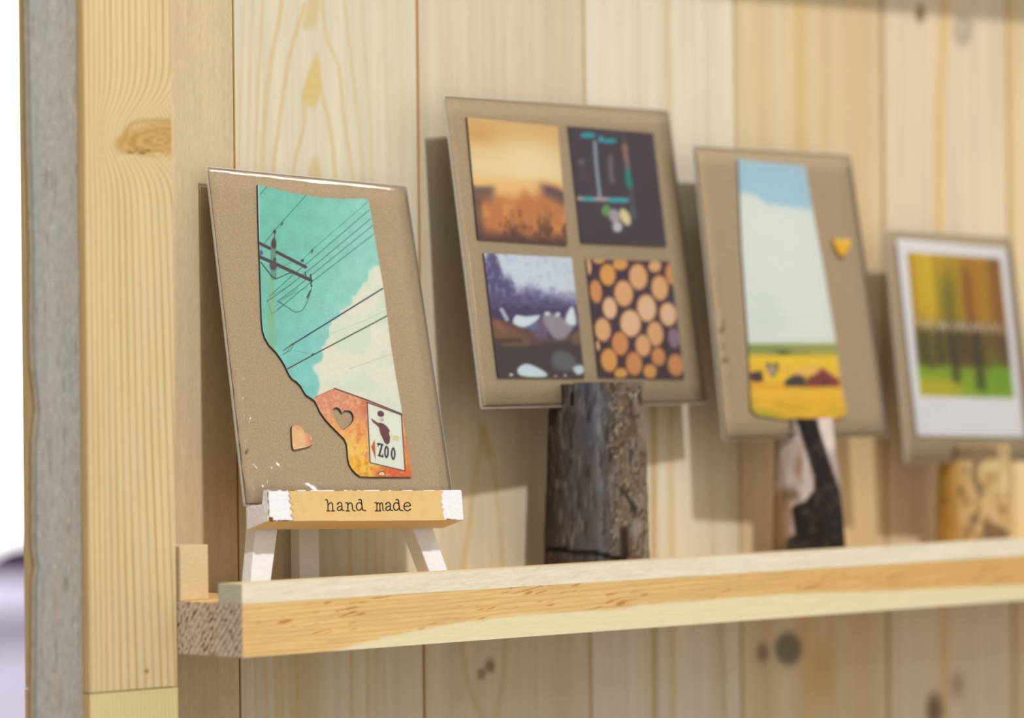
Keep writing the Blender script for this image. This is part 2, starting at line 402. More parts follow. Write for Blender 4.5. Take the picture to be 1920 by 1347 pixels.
def barn_board():
    GY = PY+4.0
    zs = np.arange(WZ0, WZ1+.1, 1.0); xr = PX0-.35
    # the live left edge read along the height (photo height -> photo x)
    ey = np.array([-200, 0, 150, 300, 400, 460, 600, 690, 705, 740, 765, 800, 830, 1000, 1040, 1060, 1090, 1200, 1347, 1600])
    ex = np.array([50, 52, 54, 57, 61, 62, 62, 64, 66, 70, 72, 69, 66, 66, 68, 71, 67, 66, 65, 64])
    rows = []; cols = []
    for z in zs:
        y = to_photo(V3(xr-13, GY, z))[1]; xl = at(np.interp(y, ey, ex)+1.0, y, GY)[0]+.25*(vnoise(np.array(z/3.), np.array(0.), 2)-.5)
        xs = np.linspace(xl, xr, 75); rows.append(np.stack([xs, np.full(75, GY), np.full(75, z)], -1))
    P = np.array(rows); x, y = to_photo(P)
    rel = fbm(x/9, y/60, 31); fine = fbm(x/3.2, y/9, 35)
    P[..., 1] -= .55*(rel-.5)+.35*(fine-.5)
    C = np.empty(x.shape+(3,)); C[:] = (156, 153, 148)
    C = mixc(C, (145, 148, 145), sm(.45, .7, fbm(x/16, y/170, 40))*.7)
    C = mixc(C, (158, 147, 138), sm(.5, .75, fbm(x/14, y/110, 44))*.7)
    C = mixc(C, (120, 115, 110), sm(.60, .85, fbm(x/3.5, y/45, 48))*.7)
    C = mixc(C, (186, 182, 176), sm(.64, .85, fbm(x/2.6, y/7, 52))*.6)
    C = line(C, x, y, [(125, 160), (130, 178), (148, 230), (138, 250)], 2.5, (186, 170, 142), 2, .6)
    C = line(C, x, y, [(87, 320), (87, 352)], 2.2, (96, 88, 88), 1, .7); C = line(C, x, y, [(97, 325), (97, 355)], 2, (98, 90, 90), 1, .6)
    C = ell(C, x, y, 123, 1095, 6, 14, (128, 114, 98), .5, .6)
    C = mixc(C, (96, 108, 116), sm(4, 1, x-P[:, :1, 0]*0-x[:, :1])*.5)
    n, mm_ = P.shape[:2]
    # left edge skirt, back
    L = P[:, 0]; parts = [(P, gridf(n, mm_), C)]
    sk = np.stack([L+V3(-.7, 3.4, 0), L+V3(-1.3, 2.6, 0), L+V3(-1.5, 1.7, 0), L+V3(-.9, .9, 0), L], 1)
    sc_ = np.zeros(sk.shape); sc_[:, 0] = (150, 96, 60); sc_[:, 1] = (142, 92, 56); sc_[:, 2] = (118, 96, 70); sc_[:, 3] = (172, 160, 132); sc_[:, 4] = (104, 100, 96)
    parts.append((sk, gridf(n, 5), sc_))
    Bk = np.stack([P[:, -1]+V3(0, 6, 0), L+V3(-.7, 3.4, 0)], 1); parts.append((Bk, gridf(n, 2), (140, 130, 120)))
    Rt = np.stack([P[:, -1], P[:, -1]+V3(0, 6, 0)], 1); parts.append((Rt, gridf(n, 2), (140, 130, 120)))
    for zi in (0, -1):
        cp = np.stack([P[zi], P[zi]+V3(0, 3.4, 0)], 0); parts.append((cp, gridf(2, mm_), (140, 130, 120)))
    V, F, Cc = join(parts)
    o = mesh('trim_board', V, F, M['barn'], None, V3(xr-14, GY+3, WZ0), Cc)
    tag(o, 'weathered grey barnwood board with chipped left edge, at far left', 'board')
barn_board()

# ------------------------------------------------------------------ shelf: board and lip
T, RH, RD = 22.6, 8.4, 15.4
SX1 = 690.0
def board_front(P, a, b):
    x, y = to_photo(P); X = P[..., 0]; Z = P[..., 2]
    bx = np.array([300, 455, 600, 700, 778, 856, 981, 1169, 1200, 1462, 1687, 1920, 2100.]); by = np.array([1300, 1262, 1226, 1199, 1181, 1166, 1151, 1140, 1132, 1113, 1105, 1094, 1085.])
    e = y-np.interp(x, bx, by)
    C = np.empty(x.shape+(3,)); C[:] = (220, 184, 124)
    C = mixc(C, (206, 160, 90), sm(1000, 1900, x)*.6)
    u = x+0; v = y+.095*x
    n = fbm(u/70, v/5., 60); C = C*(1+.14*(n-.5)[..., None])
    rings = v/8.5+1.5*fbm(u/160, v/30, 62); fr = rings-np.floor(rings)
    C = mixc(C, (196, 146, 74), sm(.3, 0, np.abs(fr-.5))*.40)
    v2 = y+.26*x; d = vnoise(u/22, v2/2.8, 66)*vnoise(u/60, v/6, 67)
    C = mixc(C, (176, 122, 56), sm(.50, .70, d)*.75)
    C = ell(C, x, y, 535, 1166, 14, 2.6, (170, 108, 40), .5, .8, -12)
    C = mixc(C, (228, 216, 180), sm(-3, 7, e+5*(fbm(u/30, v/8, 70)-.5))*.95)
    return C
def end_colour(P, a, b):
    Y = P[..., 1]; Z = P[..., 2]
    C = np.empty(a.shape+(3,)); C[:] = (212, 197, 182)
    q = (Z*.78+Y*.95)*.62; ridge = .5+.5*np.sin(q*2*math.pi/1.9*(1+.0*Y)+1.2*fbm(Y/8, Z/8, 80))
    den = sm(45, 0, Y)
    C = mixc(C, (150, 124, 108), ridge*(.30+.35*den))
    rx = (Y*.78-Z*.62)/2.4; ry = (Y*.62+Z*.78)/1.0
    d = vnoise(Y/.75+Z*.5, Z/1.2, 82)
    C = mixc(C, (88, 54, 40), sm(.62, .74, d)*(.30+.70*ridge)*.95)
    return C
def top_colour(P, a, b):
    X = P[..., 0]; Y = P[..., 1]; C = np.empty(a.shape+(3,)); C[:] = (224, 184, 122)
    return C*(1+.12*(fbm(X/50, Y/2.5, 90)-.5)[..., None])
shelf = thing('wall_shelf', (300, 43, 0), 'long pine shelf with a raised front lip running along the plank wall', 'shelf')
V, F, C = painted_box((0, 0, 0), (SX1, WY-.2, T), {'front': (board_front, .7, .35), 'left': (end_colour, .3, .3), 'top': (top_colour, 4, 1), 'bottom': (top_colour, 4, 2), '*': (214, 176, 116)})
mesh('board', V, F, M['shelf'], shelf, None, C)
def rail_front(P, a, b):
    x, y = to_photo(P); C = np.empty(a.shape+(3,)); C[:] = (226, 217, 194)
    v = y+.07*x
    C = C*(1+.07*(fbm(x/40, v/3, 95)-.5)[..., None]); C = mixc(C, (208, 198, 172), sm(.5, .72, fbm(x/14, (y+.25*x)/3, 96))*.45)
    C = mixc(C, (232, 226, 214), sm(.5, .7, fbm(x/90, v/9, 98))*.5)
    return C
def rail_top(P, a, b):
    X = P[..., 0]; Y = P[..., 1]; C = np.empty(a.shape+(3,)); C[:] = (226, 196, 144); C = mixc(C, (222, 216, 190), sm(14, 6, Y)*.8); return C
def rail_end(P, a, b):
    Y = P[..., 1]; Z = P[..., 2]; C = np.empty(a.shape+(3,)); C[:] = (186, 182, 168)
    return C*(1+.2*(fbm(Y/3+Z, Z/1.2, 99)-.5)[..., None])
V, F, C = painted_box((0.0, 0.0, T+.05), (SX1, RD, T+RH), {'front': (rail_front, .8, .5), 'left': (rail_end, .4, .4), 'top': (rail_top, 4, 1), '*': (214, 200, 160)})
mesh('front_lip', V, F, M['shelf'], shelf, None, C)

# block of sawn wood against the post
b0 = at(334.5, 1127, 40.5)
def blk():
    z1 = at(390, 1021.5, 40.5)[2]; x1 = at(391, 1080, 40.5)[0]
    v, f = hexa([V3(.4, 40.5, T+.05), V3(x1, 40.5, T+.05), V3(x1-.1, 40.5, z1), V3(.4, 40.5, z1-.15)],
                [V3(.4, WY-.4, T+.05), V3(x1, WY-.4, T+.05), V3(x1, WY-.4, z1), V3(.4, WY-.4, z1)])
    o = mesh('wood_block', v, f, M['block'], None, V3(x1/2, 60, T)); bevel(o, .35)
    tag(o, 'small square-cut pale wood block on the shelf against the post', 'block')
blk()

# ------------------------------------------------------------------ cards
def frame(yaw, lean, rol):
    yaw, lean, rol = map(math.radians, (yaw, lean, rol))
    u = V3(math.cos(yaw), math.sin(yaw), 0); n0 = V3(math.sin(yaw), -math.cos(yaw), 0)
    v = math.cos(lean)*EZ-math.sin(lean)*n0; n = np.cross(u, v)
    return math.cos(rol)*u+math.sin(rol)*v, -math.sin(rol)*u+math.cos(rol)*v, n
class Card:
    def __init__(s, B, yaw, lean, rol, W, H, tw):
        s.B = V3(*B); s.U, s.V, s.n = frame(yaw, lean, rol); s.W, s.H, s.tw = W, H, tw
    def P(s, a, b, h=0.):
        a = np.asarray(a, float); b = np.asarray(b, float)
        k = -s.tw*(2*a/s.W-1)*(2*b/s.H-1)+h
        return s.B+a[..., None]*s.U+b[..., None]*s.V+np.asarray(k)[..., None]*s.n
    def uv(s, px, py, h=0.):
        k = h
        for _ in range(4):
            q = on_plane(px, py, s.B+s.n*k, s.n)-s.B; a = q @ s.U; b = q @ s.V; k = h-s.tw*(2*a/s.W-1)*(2*b/s.H-1)
        return a, b
def slab(c, a0, a1, b0, b1, h0, h1, n=16):
    """thin bent rectangle of card"""
    A, Bb = np.meshgrid(np.linspace(a0, a1, n), np.linspace(b0, b1, n)); F = c.P(A, Bb, h1); K = c.P(A, Bb, h0)
    g = gridf(n, n); V = np.concatenate([F.reshape(-1, 3), K.reshape(-1, 3)]); N = n*n
    f = [g, g[:, ::-1]+N]
    def edge(ids): ids = np.array(ids); return np.stack([ids[1:], ids[:-1], ids[:-1]+N, ids[1:]+N], 1)
    ids = np.arange(N).reshape(n, n)
    f += [edge(ids[0, :]), edge(ids[::-1, 0]), edge(ids[-1, ::-1]), edge(ids[:, -1])]
    return V, np.concatenate(f)
def cutout(c, outline, holes, h, step, fn, name, parent, mat, core, h0=.25):
    """a thick mounted print: painted front, dark cut edges"""
    rings = [[c.uv(x, y, h) for x, y in ring] for ring in [outline]+list(holes)]
    A = np.array(rings[0]); a0, b0 = A.min(0); a1, b1 = A.max(0)
    na = int((a1-a0)/step)+2; nb = int((b1-b0)/step)+2
    aa, bb = np.meshgrid(np.linspace(a0, a1, na), np.linspace(b0, b1, nb))
    ca = .25*(aa[1:, 1:]+aa[:-1, 1:]+aa[1:, :-1]+aa[:-1, :-1]); cb = .25*(bb[1:, 1:]+bb[:-1, 1:]+bb[1:, :-1]+bb[:-1, :-1])
    keep = inside(ca, cb, rings[0])
    for r in rings[1:]: keep &= ~inside(ca, cb, r)
    F = gridf(nb, na)[keep.ravel()]
    # vertices on the rim of the kept cells move onto the cut line
    cnt = np.bincount(F.ravel(), minlength=na*nb); rim = np.where((cnt > 0) & (cnt < 4))[0]
    fa, fb = aa.ravel().copy(), bb.ravel().copy()
    best = np.full(len(rim), 1e9); na_, nb_ = fa[rim].copy(), fb[rim].copy(); x, y = fa[rim], fb[rim]
    for r in rings:
        for i in range(len(r)):
            x0, y0 = r[i]; x1, y1 = r[(i+1) % len(r)]; dx, dy = x1-x0, y1-y0
            t = np.clip(((x-x0)*dx+(y-y0)*dy)/(dx*dx+dy*dy+1e-12), 0, 1); qx, qy = x0+t*dx, y0+t*dy; d = np.hypot(x-qx, y-qy)
            s_ = d < best; best[s_] = d[s_]; na_[s_] = qx[s_]; nb_[s_] = qy[s_]
    fa[rim] = na_; fb[rim] = nb_
    P = c.P(fa, fb, h); used = np.where(cnt > 0)[0]; mp = np.zeros(na*nb, int); mp[used] = np.arange(len(used))
    P = P[used]; F = mp[F]; px, py = to_photo(P); C = fn(px, py)
    parts = [(P, F, C)]
    for r in rings:
        r = np.array(r+[r[0]]); top = c.P(r[:, 0], r[:, 1], h); bot = c.P(r[:, 0], r[:, 1], h0)
        parts.append((np.stack([bot, top], 0), gridf(2, len(r)), core))
    V, F, C = join(parts)
    return mesh(name, V, F, mat, parent, None, C)
def sleeve(c, parent, hf=1.75, wr=None, seed=0, m=.9):
    """clear film envelope round the card: pillowed front, flat back"""
    na, nb = 110, 190
    def cluster(n, p): t = np.linspace(-1, 1, n); return .5+.5*np.sign(t)*(1-(1-np.abs(t))**p)
    a = -m+(c.W+2*m)*cluster(na, 2.6); b = -m+(c.H+2*m)*cluster(nb, 1.5); A, Bb = np.meshgrid(a, b)
    ed = np.minimum(np.minimum(A+m, c.W+m-A), np.minimum(Bb+m, c.H+m-Bb)); t = np.clip(ed/3.0, 0, 1)
    prof = np.sqrt(np.clip(1-(1-t)**2, 0, 1)); tt = np.clip((c.H+m-Bb)/6.0, 0, 1); prof = np.minimum(prof, .30+.70*(1-(1-tt)**2)); h = -.3+(hf+.3)*prof+.05*(fbm(A/22, Bb/22, seed)-.5)*t
    if wr is not None: h = h+wr(A, Bb)*t
    V1 = c.P(A, Bb, h); hb = -.3-.75*np.sqrt(np.clip(1-(1-np.clip(ed/2, 0, 1))**2, 0, 1)); V2 = c.P(A, Bb, hb)
    g = gridf(nb, na); V = np.concatenate([V1.reshape(-1, 3), V2.reshape(-1, 3)]); F = np.concatenate([g, g[:, ::-1]+na*nb])
    o = mesh('plastic_sleeve', V, F, M['film'], parent, None, None, True)
    tag(o, 'clear glossy plastic sleeve')
    ring = [(a_, -m) for a_ in np.linspace(-m, c.W+m, 60)]+[(c.W+m, b_) for b_ in np.linspace(-m, c.H+m, 70)][1:]+[(a_, c.H+m) for a_ in np.linspace(c.W+m, -m, 60)][1:]+[(-m, b_) for b_ in np.linspace(c.H+m, -m, 70)][1:-1]
    R_ = np.array(ring); k = len(R_); ctr = np.array([c.W/2, c.H/2]); L = []
    wob = .16*(fbm(np.arange(k)/4.0, np.zeros(k), seed+5)-.5)
    for j in range(6):
        an = 2*math.pi*j/6; rr = .55; dv = R_-ctr; sx = np.sign(dv[:, 0])*(np.abs(dv[:, 0]) > c.W/2); sy = np.sign(dv[:, 1])*(np.abs(dv[:, 1]) > c.H/2)
        L.append(c.P(R_[:, 0]+(rr*math.cos(an)+wob)*sx, R_[:, 1]+(rr*math.cos(an)+wob)*sy, -.3+rr*1.3*math.sin(an)+wob))
    L = np.array(L); i = np.arange(6)[:, None]; q = np.arange(k)[None]; F = np.stack([(i*k+q).ravel(), (i*k+(q+1) % k).ravel(), (((i+1) % 6)*k+(q+1) % k).ravel(), (((i+1) % 6)*k+q).ravel()], 1)
    e = mesh('sleeve_edge', L.reshape(-1, 3), F, M['seam'], o, None, None, True); tag(e, 'folded glossy edge of the sleeve'); return o
GC = 'kraft photo cards standing along the shelf'
def new_card(c, label):
    base = c.P(c.W/2, 0.)
    t = thing('greeting_card', base, label, 'card', GC)
    V, F = slab(c, 0, c.W, 0, c.H, -.6, 0.)
    mesh('backing_card', V, F, M['kraft'], t)
    return t

# ---- card 1
c1 = Card((42.01, 43.5, 63.60), -2.411, 13.794, -2.699, 116.30, 151.23, 1.46)
t1 = new_card(c1, 'brown kraft card with teal-sky power-pole picture, standing on the white easel')
OUT1 = [(483.5, 346.5), (510, 353), (550, 362), (600, 370.5), (640, 373), (684, 372.5), (691, 375), (699, 420), (708.6, 480), (720, 545), (733, 648), (742, 705), (752, 761), (763, 830), (772, 894.5),
        (735, 894.5), (700, 894.5), (675.5, 893.5), (667, 887), (660.6, 880), (655.5, 871), (653, 860), (652, 846), (650.5, 833), (646, 823), (638, 815), (621, 798), (611, 787), (601, 773), (595, 760), (590, 751), (583, 746), (574.6, 741),
        (570, 734), (565, 724.5), (557, 716), (548, 710), (543, 703), (539, 695), (534, 684), (528, 674), (518, 660), (505, 647), (497.5, 634), (493, 620), (491, 600), (489, 534), (486, 450), (484.5, 400)]
HEART_HOLE = smooth_poly([(641.4, 774.5), (637, 767), (631, 764.2), (625.5, 766), (623.6, 772), (625, 780), (631, 792), (641, 807), (649, 803), (658, 796), (663, 787), (662, 777), (657, 771), (650, 769.5), (645, 770.5)], 2)
def pic1(x, y):
    C = np.empty(x.shape+(3,)); C[:] = (122, 194, 180)
    C = mixc(C, (152, 208, 200), sm(.25, 1.0, (x-485)/260+(y-340)/900)); C = mixc(C, (128, 200, 196), sm(560, 700, y)*.6)
    C = C*(1+.10*(fbm(x/14, y/14, 101)-.5)[..., None]+.06*(fbm(x/3, y/3, 104)-.5)[..., None])
    # pole stain
    C = mixc(C, (138, 182, 136), sm(9.5, 4.5, np.abs(x-508-(y-450)*.004+2*(fbm(x*0+3, y/10, 5)-.5)))*sm(500, 560, y)*.65)
    cloud = [(712, 498), (700, 502), (692, 508), (690, 526), (680, 533), (676, 542), (668, 553), (661, 556), (660, 569), (648, 577), (638, 582), (635, 596), (622, 605), (617, 615), (617, 632), (610, 645), (604, 651), (606, 668), (600, 680), (588, 688), (588, 695), (596, 705), (600, 720), (596, 738), (600, 760), (760, 800), (790, 800), (760, 640)]
    dn = 5*(fbm(x/9, y/9, 107)-.5)
    C = poly(C, x+dn, y+dn, cloud, (224, 222, 206), 3.0, .97)
    cl = inside(x, y, cloud); C = np.where(cl[..., None], mixc(C, (208, 220, 202), .8*sm(.45, .7, fbm(x/40, y/40, 111)))*(1+.04*(fbm(x/5, y/5, 112)-.5)[..., None]), C)
    th = (52, 108, 106); dk = (84, 66, 72)
    for p in ([(501, 349), (488, 365)], [(577, 363), (515, 432), (490, 464)]): C = line(C, x, y, p, 1.3, th, .7, .85)
    C = line(C, x, y, [(690, 378), (584, 470), (567, 488), (556, 498)], 1.1, th, .7, .6)
    for p in ([(692, 394), (576, 494), (550, 515), (505, 556)], [(695, 410.5), (572, 513), (530, 545), (500, 566)], [(699, 423), (584, 516), (560, 536), (520, 566)], [(701, 439), (587, 527), (570, 540), (520, 582)]):
        C = line(C, x, y, p, 1.4, (48, 104, 102), .7, .8); 
    for p in ([(545, 535), (512, 553)], [(560, 540), (515, 575)], [(575, 540), (524, 562)], [(524, 566), (545, 580)], [(500, 560), (510, 590), (526, 575)], [(520, 505), (548, 491)]): C = line(C, x, y, p, 1.1, (58, 120, 106), .8, .55)
    C = line(C, x, y, smooth_poly([(584, 541), (578, 561), (569, 579), (563, 584), (552, 585), (543, 579), (530, 571), (522, 566)], 4, False), 1.4, (66, 96, 78), .7, .85)
    C = line(C, x, y, [(582, 546), (576, 558)], 3.4, (64, 78, 70), .8, .9)
    C = line(C, x, y, [(515, 435), (514.5, 448)], 1.8, dk); C = ell(C, x, y, 514.8, 434.5, 3.2, 3.6, dk, .3)
    C = ell(C, x, y, 528.5, 420, 2, 4.2, th, .4, .9, 20); C = ell(C, x, y, 585, 471, 2, 4.2, th, .4, .9, 20); C = ell(C, x, y, 567, 489, 3, 3, (60, 90, 90), .4)
    C = line(C, x, y, [(512.5, 458), (513, 520)], 11, (104, 142, 116), 1.4, .8); C = ell(C, x, y, 513.5, 457, 4.6, 10, (90, 56, 74), .3)
    C = line(C, x, y, [(487, 456.5), (506, 466)], 5.8, dk); C = line(C, x, y, [(519, 473), (573, 501)], 5.8, dk)
    C = line(C, x, y, [(487, 482), (508, 491), (540, 506), (583, 526)], 6.2, dk); C = ell(C, x, y, 512.5, 498, 7, 9, (88, 80, 94), .3); C = ell(C, x, y, 515, 487, 2.5, 4, dk, .4)
    C = line(C, x, y, [(489, 492), (510, 519), (518, 523)], 2.2, (62, 74, 72)); C = line(C, x, y, [(518, 523), (543, 512), (552, 513)], 1.8, (66, 92, 84))
    C = line(C, x, y, [(582.5, 515), (584, 538)], 2.6, (70, 64, 78)); C = line(C, x, y, [(572, 511), (574, 520)], 2.4, (70, 74, 78)); C = ell(C, x, y, 490, 474, 3, 5, (88, 66, 140), .4, .8)
    C = line(C, x, y, [(718, 541), (680, 564.5), (560, 639), (545, 648)], 2.6, (62, 68, 86)); C = line(C, x, y, [(560, 639), (549, 645), (531, 658)], 1.8, (96, 84, 66), .8, .9)
    C = line(C, x, y, [(551, 646), (545, 657), (531, 665)], 1.3, (70, 100, 84), .8, .8); C = line(C, x, y, [(548, 647), (538, 660)], 1.1, (90, 116, 88), .8, .7)
    C = line(C, x, y, [(726, 592.5), (680, 617), (600, 659), (539, 692)], 2.3, (84, 78, 68)); C = ell(C, x, y, 587, 665, 3, 1.6, (70, 64, 58), .4)
    C = line(C, x, y, [(722, 583), (680, 603), (620, 626), (590, 636)], 1.2, (150, 190, 160), .8, .6); C = line(C, x, y, [(736, 664), (692, 679), (655, 692)], 1.3, (170, 184, 146), .8, .7)
    C = line(C, x, y, [(552, 658), (577, 663)], 1.1, (66, 140, 130), .8, .6)
    # the gable
    barn = [(586, 749), (604, 738), (627, 728.6), (690, 750), (754, 777), (790, 792), (790, 920), (580, 920)]
    B = np.empty(x.shape+(3,)); B[:] = (214, 146, 118)
    B = mixc(B, (232, 168, 92), sm(765, 810, y+.0*x)); B = mixc(B, (234, 196, 92), sm(800, 850, y-(x-660)*.15)*sm(760, 690, x))
    B = mixc(B, (236, 196, 38), sm(850, 880, y)*sm(712, 680, x)); B = mixc(B, (214, 96, 40), sm(865, 885, y)*sm(690, 715, x)*.95)
    B = mixc(B, (196, 96, 74), sm(672, 690, x)*sm(800, 760, y)*.55); B = mixc(B, (206, 112, 62), sm(.42, .75, fbm(x/8, y/10, 120))*.6*sm(640, 680, x))
    B = mixc(B, (236, 208, 150), sm(.48, .75, fbm(x/4.5, y/4.5, 123))*.45); B = mixc(B, (224, 122, 50), sm(750, 764, x)*sm(800, 840, y)*.6)
    d = segd(x, y, barn, True); a = np.where(inside(x, y, barn), sm(-.7, .7, d), sm(.7, -.7, d)*.5)
    C = C*(1-a[..., None])+B*a[..., None]
    C = line(C, x, y, [(627, 728.6), (690, 751), (754, 777), (760, 780)], 2.2, (84, 52, 60)); C = line(C, x, y, [(590, 746), (627, 729)], 1.3, (176, 96, 74), .7, .8)
    sign = [(688.5, 755), (752.5, 778.5), (759.5, 883.5), (694, 868)]
    C = poly(C, x, y, sign, (222, 226, 212)); C = line(C, x, y, sign+[sign[0]], 1.8, (66, 50, 66))
    Z = lambda p: [(560+a/6.12, 700+b/6.12) for a, b in p]
    C = poly(C, x, y, Z([(828, 515), (870, 545), (912, 572), (935, 568), (975, 580), (1018, 618), (1046, 660), (1036, 690), (1050, 735), (1042, 800), (1018, 822), (985, 800), (962, 745), (935, 690), (922, 625), (880, 585), (850, 562)]), (112, 62, 68), .8)
    C = ell(C, x, y, 560+942/6.12, 700+468/6.12, 6.4, 5.6, (100, 58, 84), .2, 1, 30); C = ell(C, x, y, 560+948/6.12, 700+530/6.12, 4.6, 5, (206, 206, 176), .3); C = ell(C, x, y, 717, 788, 1.6, 1.2, (120, 90, 80), .5)
    C = ell(C, x, y, 742, 822, 7, 5, (214, 208, 160), .5, .8); C = line(C, x, y, [(738, 818.5), (748, 821.5)], 1.3, (186, 178, 110), .8, .8); C = line(C, x, y, [(739, 824), (747, 826)], 1.3, (196, 188, 120), .8, .7)
    C = poly(C, x, y, Z([(872, 760), (832, 848), (885, 995)]), (196, 96, 44), .7)
    bl = (58, 40, 52); q = Z([(910, 812), (962, 822)]); C = line(C, x, y, q, 3.6, bl, .5)
    C = line(C, x, y, Z([(958, 822), (925, 942)]), 3.4, bl, .5); C = line(C, x, y, Z([(920, 945), (965, 958)]), 3.6, bl, .5); C = line(C, x, y, Z([(912, 812), (912, 838)]), 1.8, bl, .5); C = line(C, x, y, Z([(965, 935), (966, 962)]), 1.8, bl, .5)
    for cx, cy in ((1008, 905), (1085, 925)):
        X0, Y0 = 560+cx/6.12, 700+cy/6.12; u = (x-X0)/4.5; v = (y-Y0)/12; r = np.hypot(u, v); C = mixc(C, bl, sm(1.08, .9, r)); 
        C = mixc(C, (220, 222, 208), sm(1.15, .8, np.hypot((x-X0)/1.5, (y-Y0)/7.6)))
    C = ell(C, x, y, 716, 889, 6.6, 5.2, (110, 84, 60), .12); C = ell(C, x, y, 716, 889.5, 5.3, 4.2, (226, 212, 170), .15); C = mixc(C, (214, 100, 44), ((y > 891.5) & (np.hypot(x-716, y-889) < 8)).astype(float)*.9)
    C = mixc(C, (196, 214, 232), sm(3.5, 1.0, x-484-(y-346)*.012)*sm(470, 420, y)*.7)
    return C
cutout(c1, OUT1, [HEART_HOLE], 1.3, .24, pic1, 'photo_print', t1, M['print'], (48, 50, 58))
HP = smooth_poly([(547, 806), (548.5, 799.5), (553, 797.6), (560, 798.5), (566, 801.5), (569.5, 807), (571, 812.8), (577, 813.5), (583, 818), (586, 824), (585.5, 832), (580, 837), (566, 840.5), (553, 843.3), (549.5, 841), (548, 828)], 3)
def heartpic(x, y):
    C = np.empty(x.shape+(3,)); C[:] = (228, 186, 138); C = mixc(C, (214, 140, 112), sm(568, 585, x)); C = mixc(C, (216, 160, 126), sm(812, 800, y)*.7); return mixc(C, (238, 206, 158), sm(.5, .7, fbm(x/6, y/6, 130))*.7)
cutout(c1, HP, [], 1.3, .3, heartpic, 'heart_cutout', t1, M['heart'], (48, 48, 54))
def wr1(A, B):
    s = sm(9, .5, A)*sm(100, 65, B)*1.0*(vnoise(A/2.8, B/4.4, 141)-.1)
    s = s+sm(38, 8, B)*sm(70, 15, A)*1.0*(vnoise(A/5.5, B/10, 144)-.1)
    return s+sm(25, 5, c1.H-B)*.25*(fbm(A/18, B/6, 147)-.5)
sleeve(c1, t1, wr=wr1, seed=150)

# ---- card 2
c2 = Card((186.32, 44.0, 103.75), 5.265, 8.564, -.058, 167.47, 144.33, .34)
t2 = new_card(c2, 'square-looking kraft card with four small pictures, held by the thick grey log')
Q1 = [(876, 220), (1045.5, 237), (1064.5, 459.5), (897, 448)]; Q2 = [(1066.6, 237), (1224.8, 250), (1250, 462), (1091, 455)]
Q3 = [(907.7, 475), (1072, 483), (1096.5, 708), (935, 708)]; Q4 = [(1100, 487), (1256.7, 491), (1283, 711), (1124, 707)]
def st(q, x, y):
    (x0, y0), (x1, y1), (x2, y2), (x3, y3) = q
    s = np.full(x.shape, .5); t = np.full(x.shape, .5)
    for _ in range(5):
        L = (x0+(x3-x0)*t); R = (x1+(x2-x1)*t); s = (x-L)/(R-L); Tt = y0+(y1-y0)*s; Bb = y3+(y2-y3)*s; t = (y-Tt)/(Bb-Tt)
    return s, t
def picA(x, y):
    s, t = st(Q1, x, y); C = np.empty(x.shape+(3,)); C[:] = (222, 186, 124)
    C = mixc(C, (236, 214, 168), sm(.05, .4, t)); C = mixc(C, (238, 222, 180), np.exp(-((s-.65)/.35)**2-((t-.35)/.2)**2)); C = mixc(C, (214, 170, 100), np.exp(-((s-.1)/.2)**2-((t-.12)/.08)**2)*.8)
    C = mixc(C, (238, 200, 134), sm(.42, .55, t)); ho = .53+.035*np.sin(s*5.5+1.2)+.05*(fbm(s*9, t*2, 160)-.5)
    C = mixc(C, (206, 142, 84), sm(ho-.07, ho+.02, t)*sm(.35, .0, np.abs(s-.95))); C = mixc(C, (128, 98, 92), sm(ho-.03, ho+.03, t)*sm(.30, .15, s)); C = mixc(C, (112, 88, 92), sm(ho-.02, ho+.03, t)*sm(.7, .85, s))
    C = mixc(C, (204, 136, 80), sm(ho+.03, ho+.16, t+.08*(fbm(s*7,t*7,171)-.5))); n = fbm(s*9, t*9, 163); C = mixc(C, (226, 164, 92), sm(.5, .7, n)*sm(.62, .75, t)*.8); C = mixc(C, (112, 68, 50), sm(.52, .7, fbm(s*10, t*8, 167))*sm(.64, .9, t)*.8)
    C = mixc(C, (92, 60, 58), sm(.86+.1*(fbm(s*12, t, 170)-.5), 1.0, t)*.85); C = mixc(C, (100, 72, 66), sm(.12, .02, s)*sm(.62, .7, t)*.7)
    return C
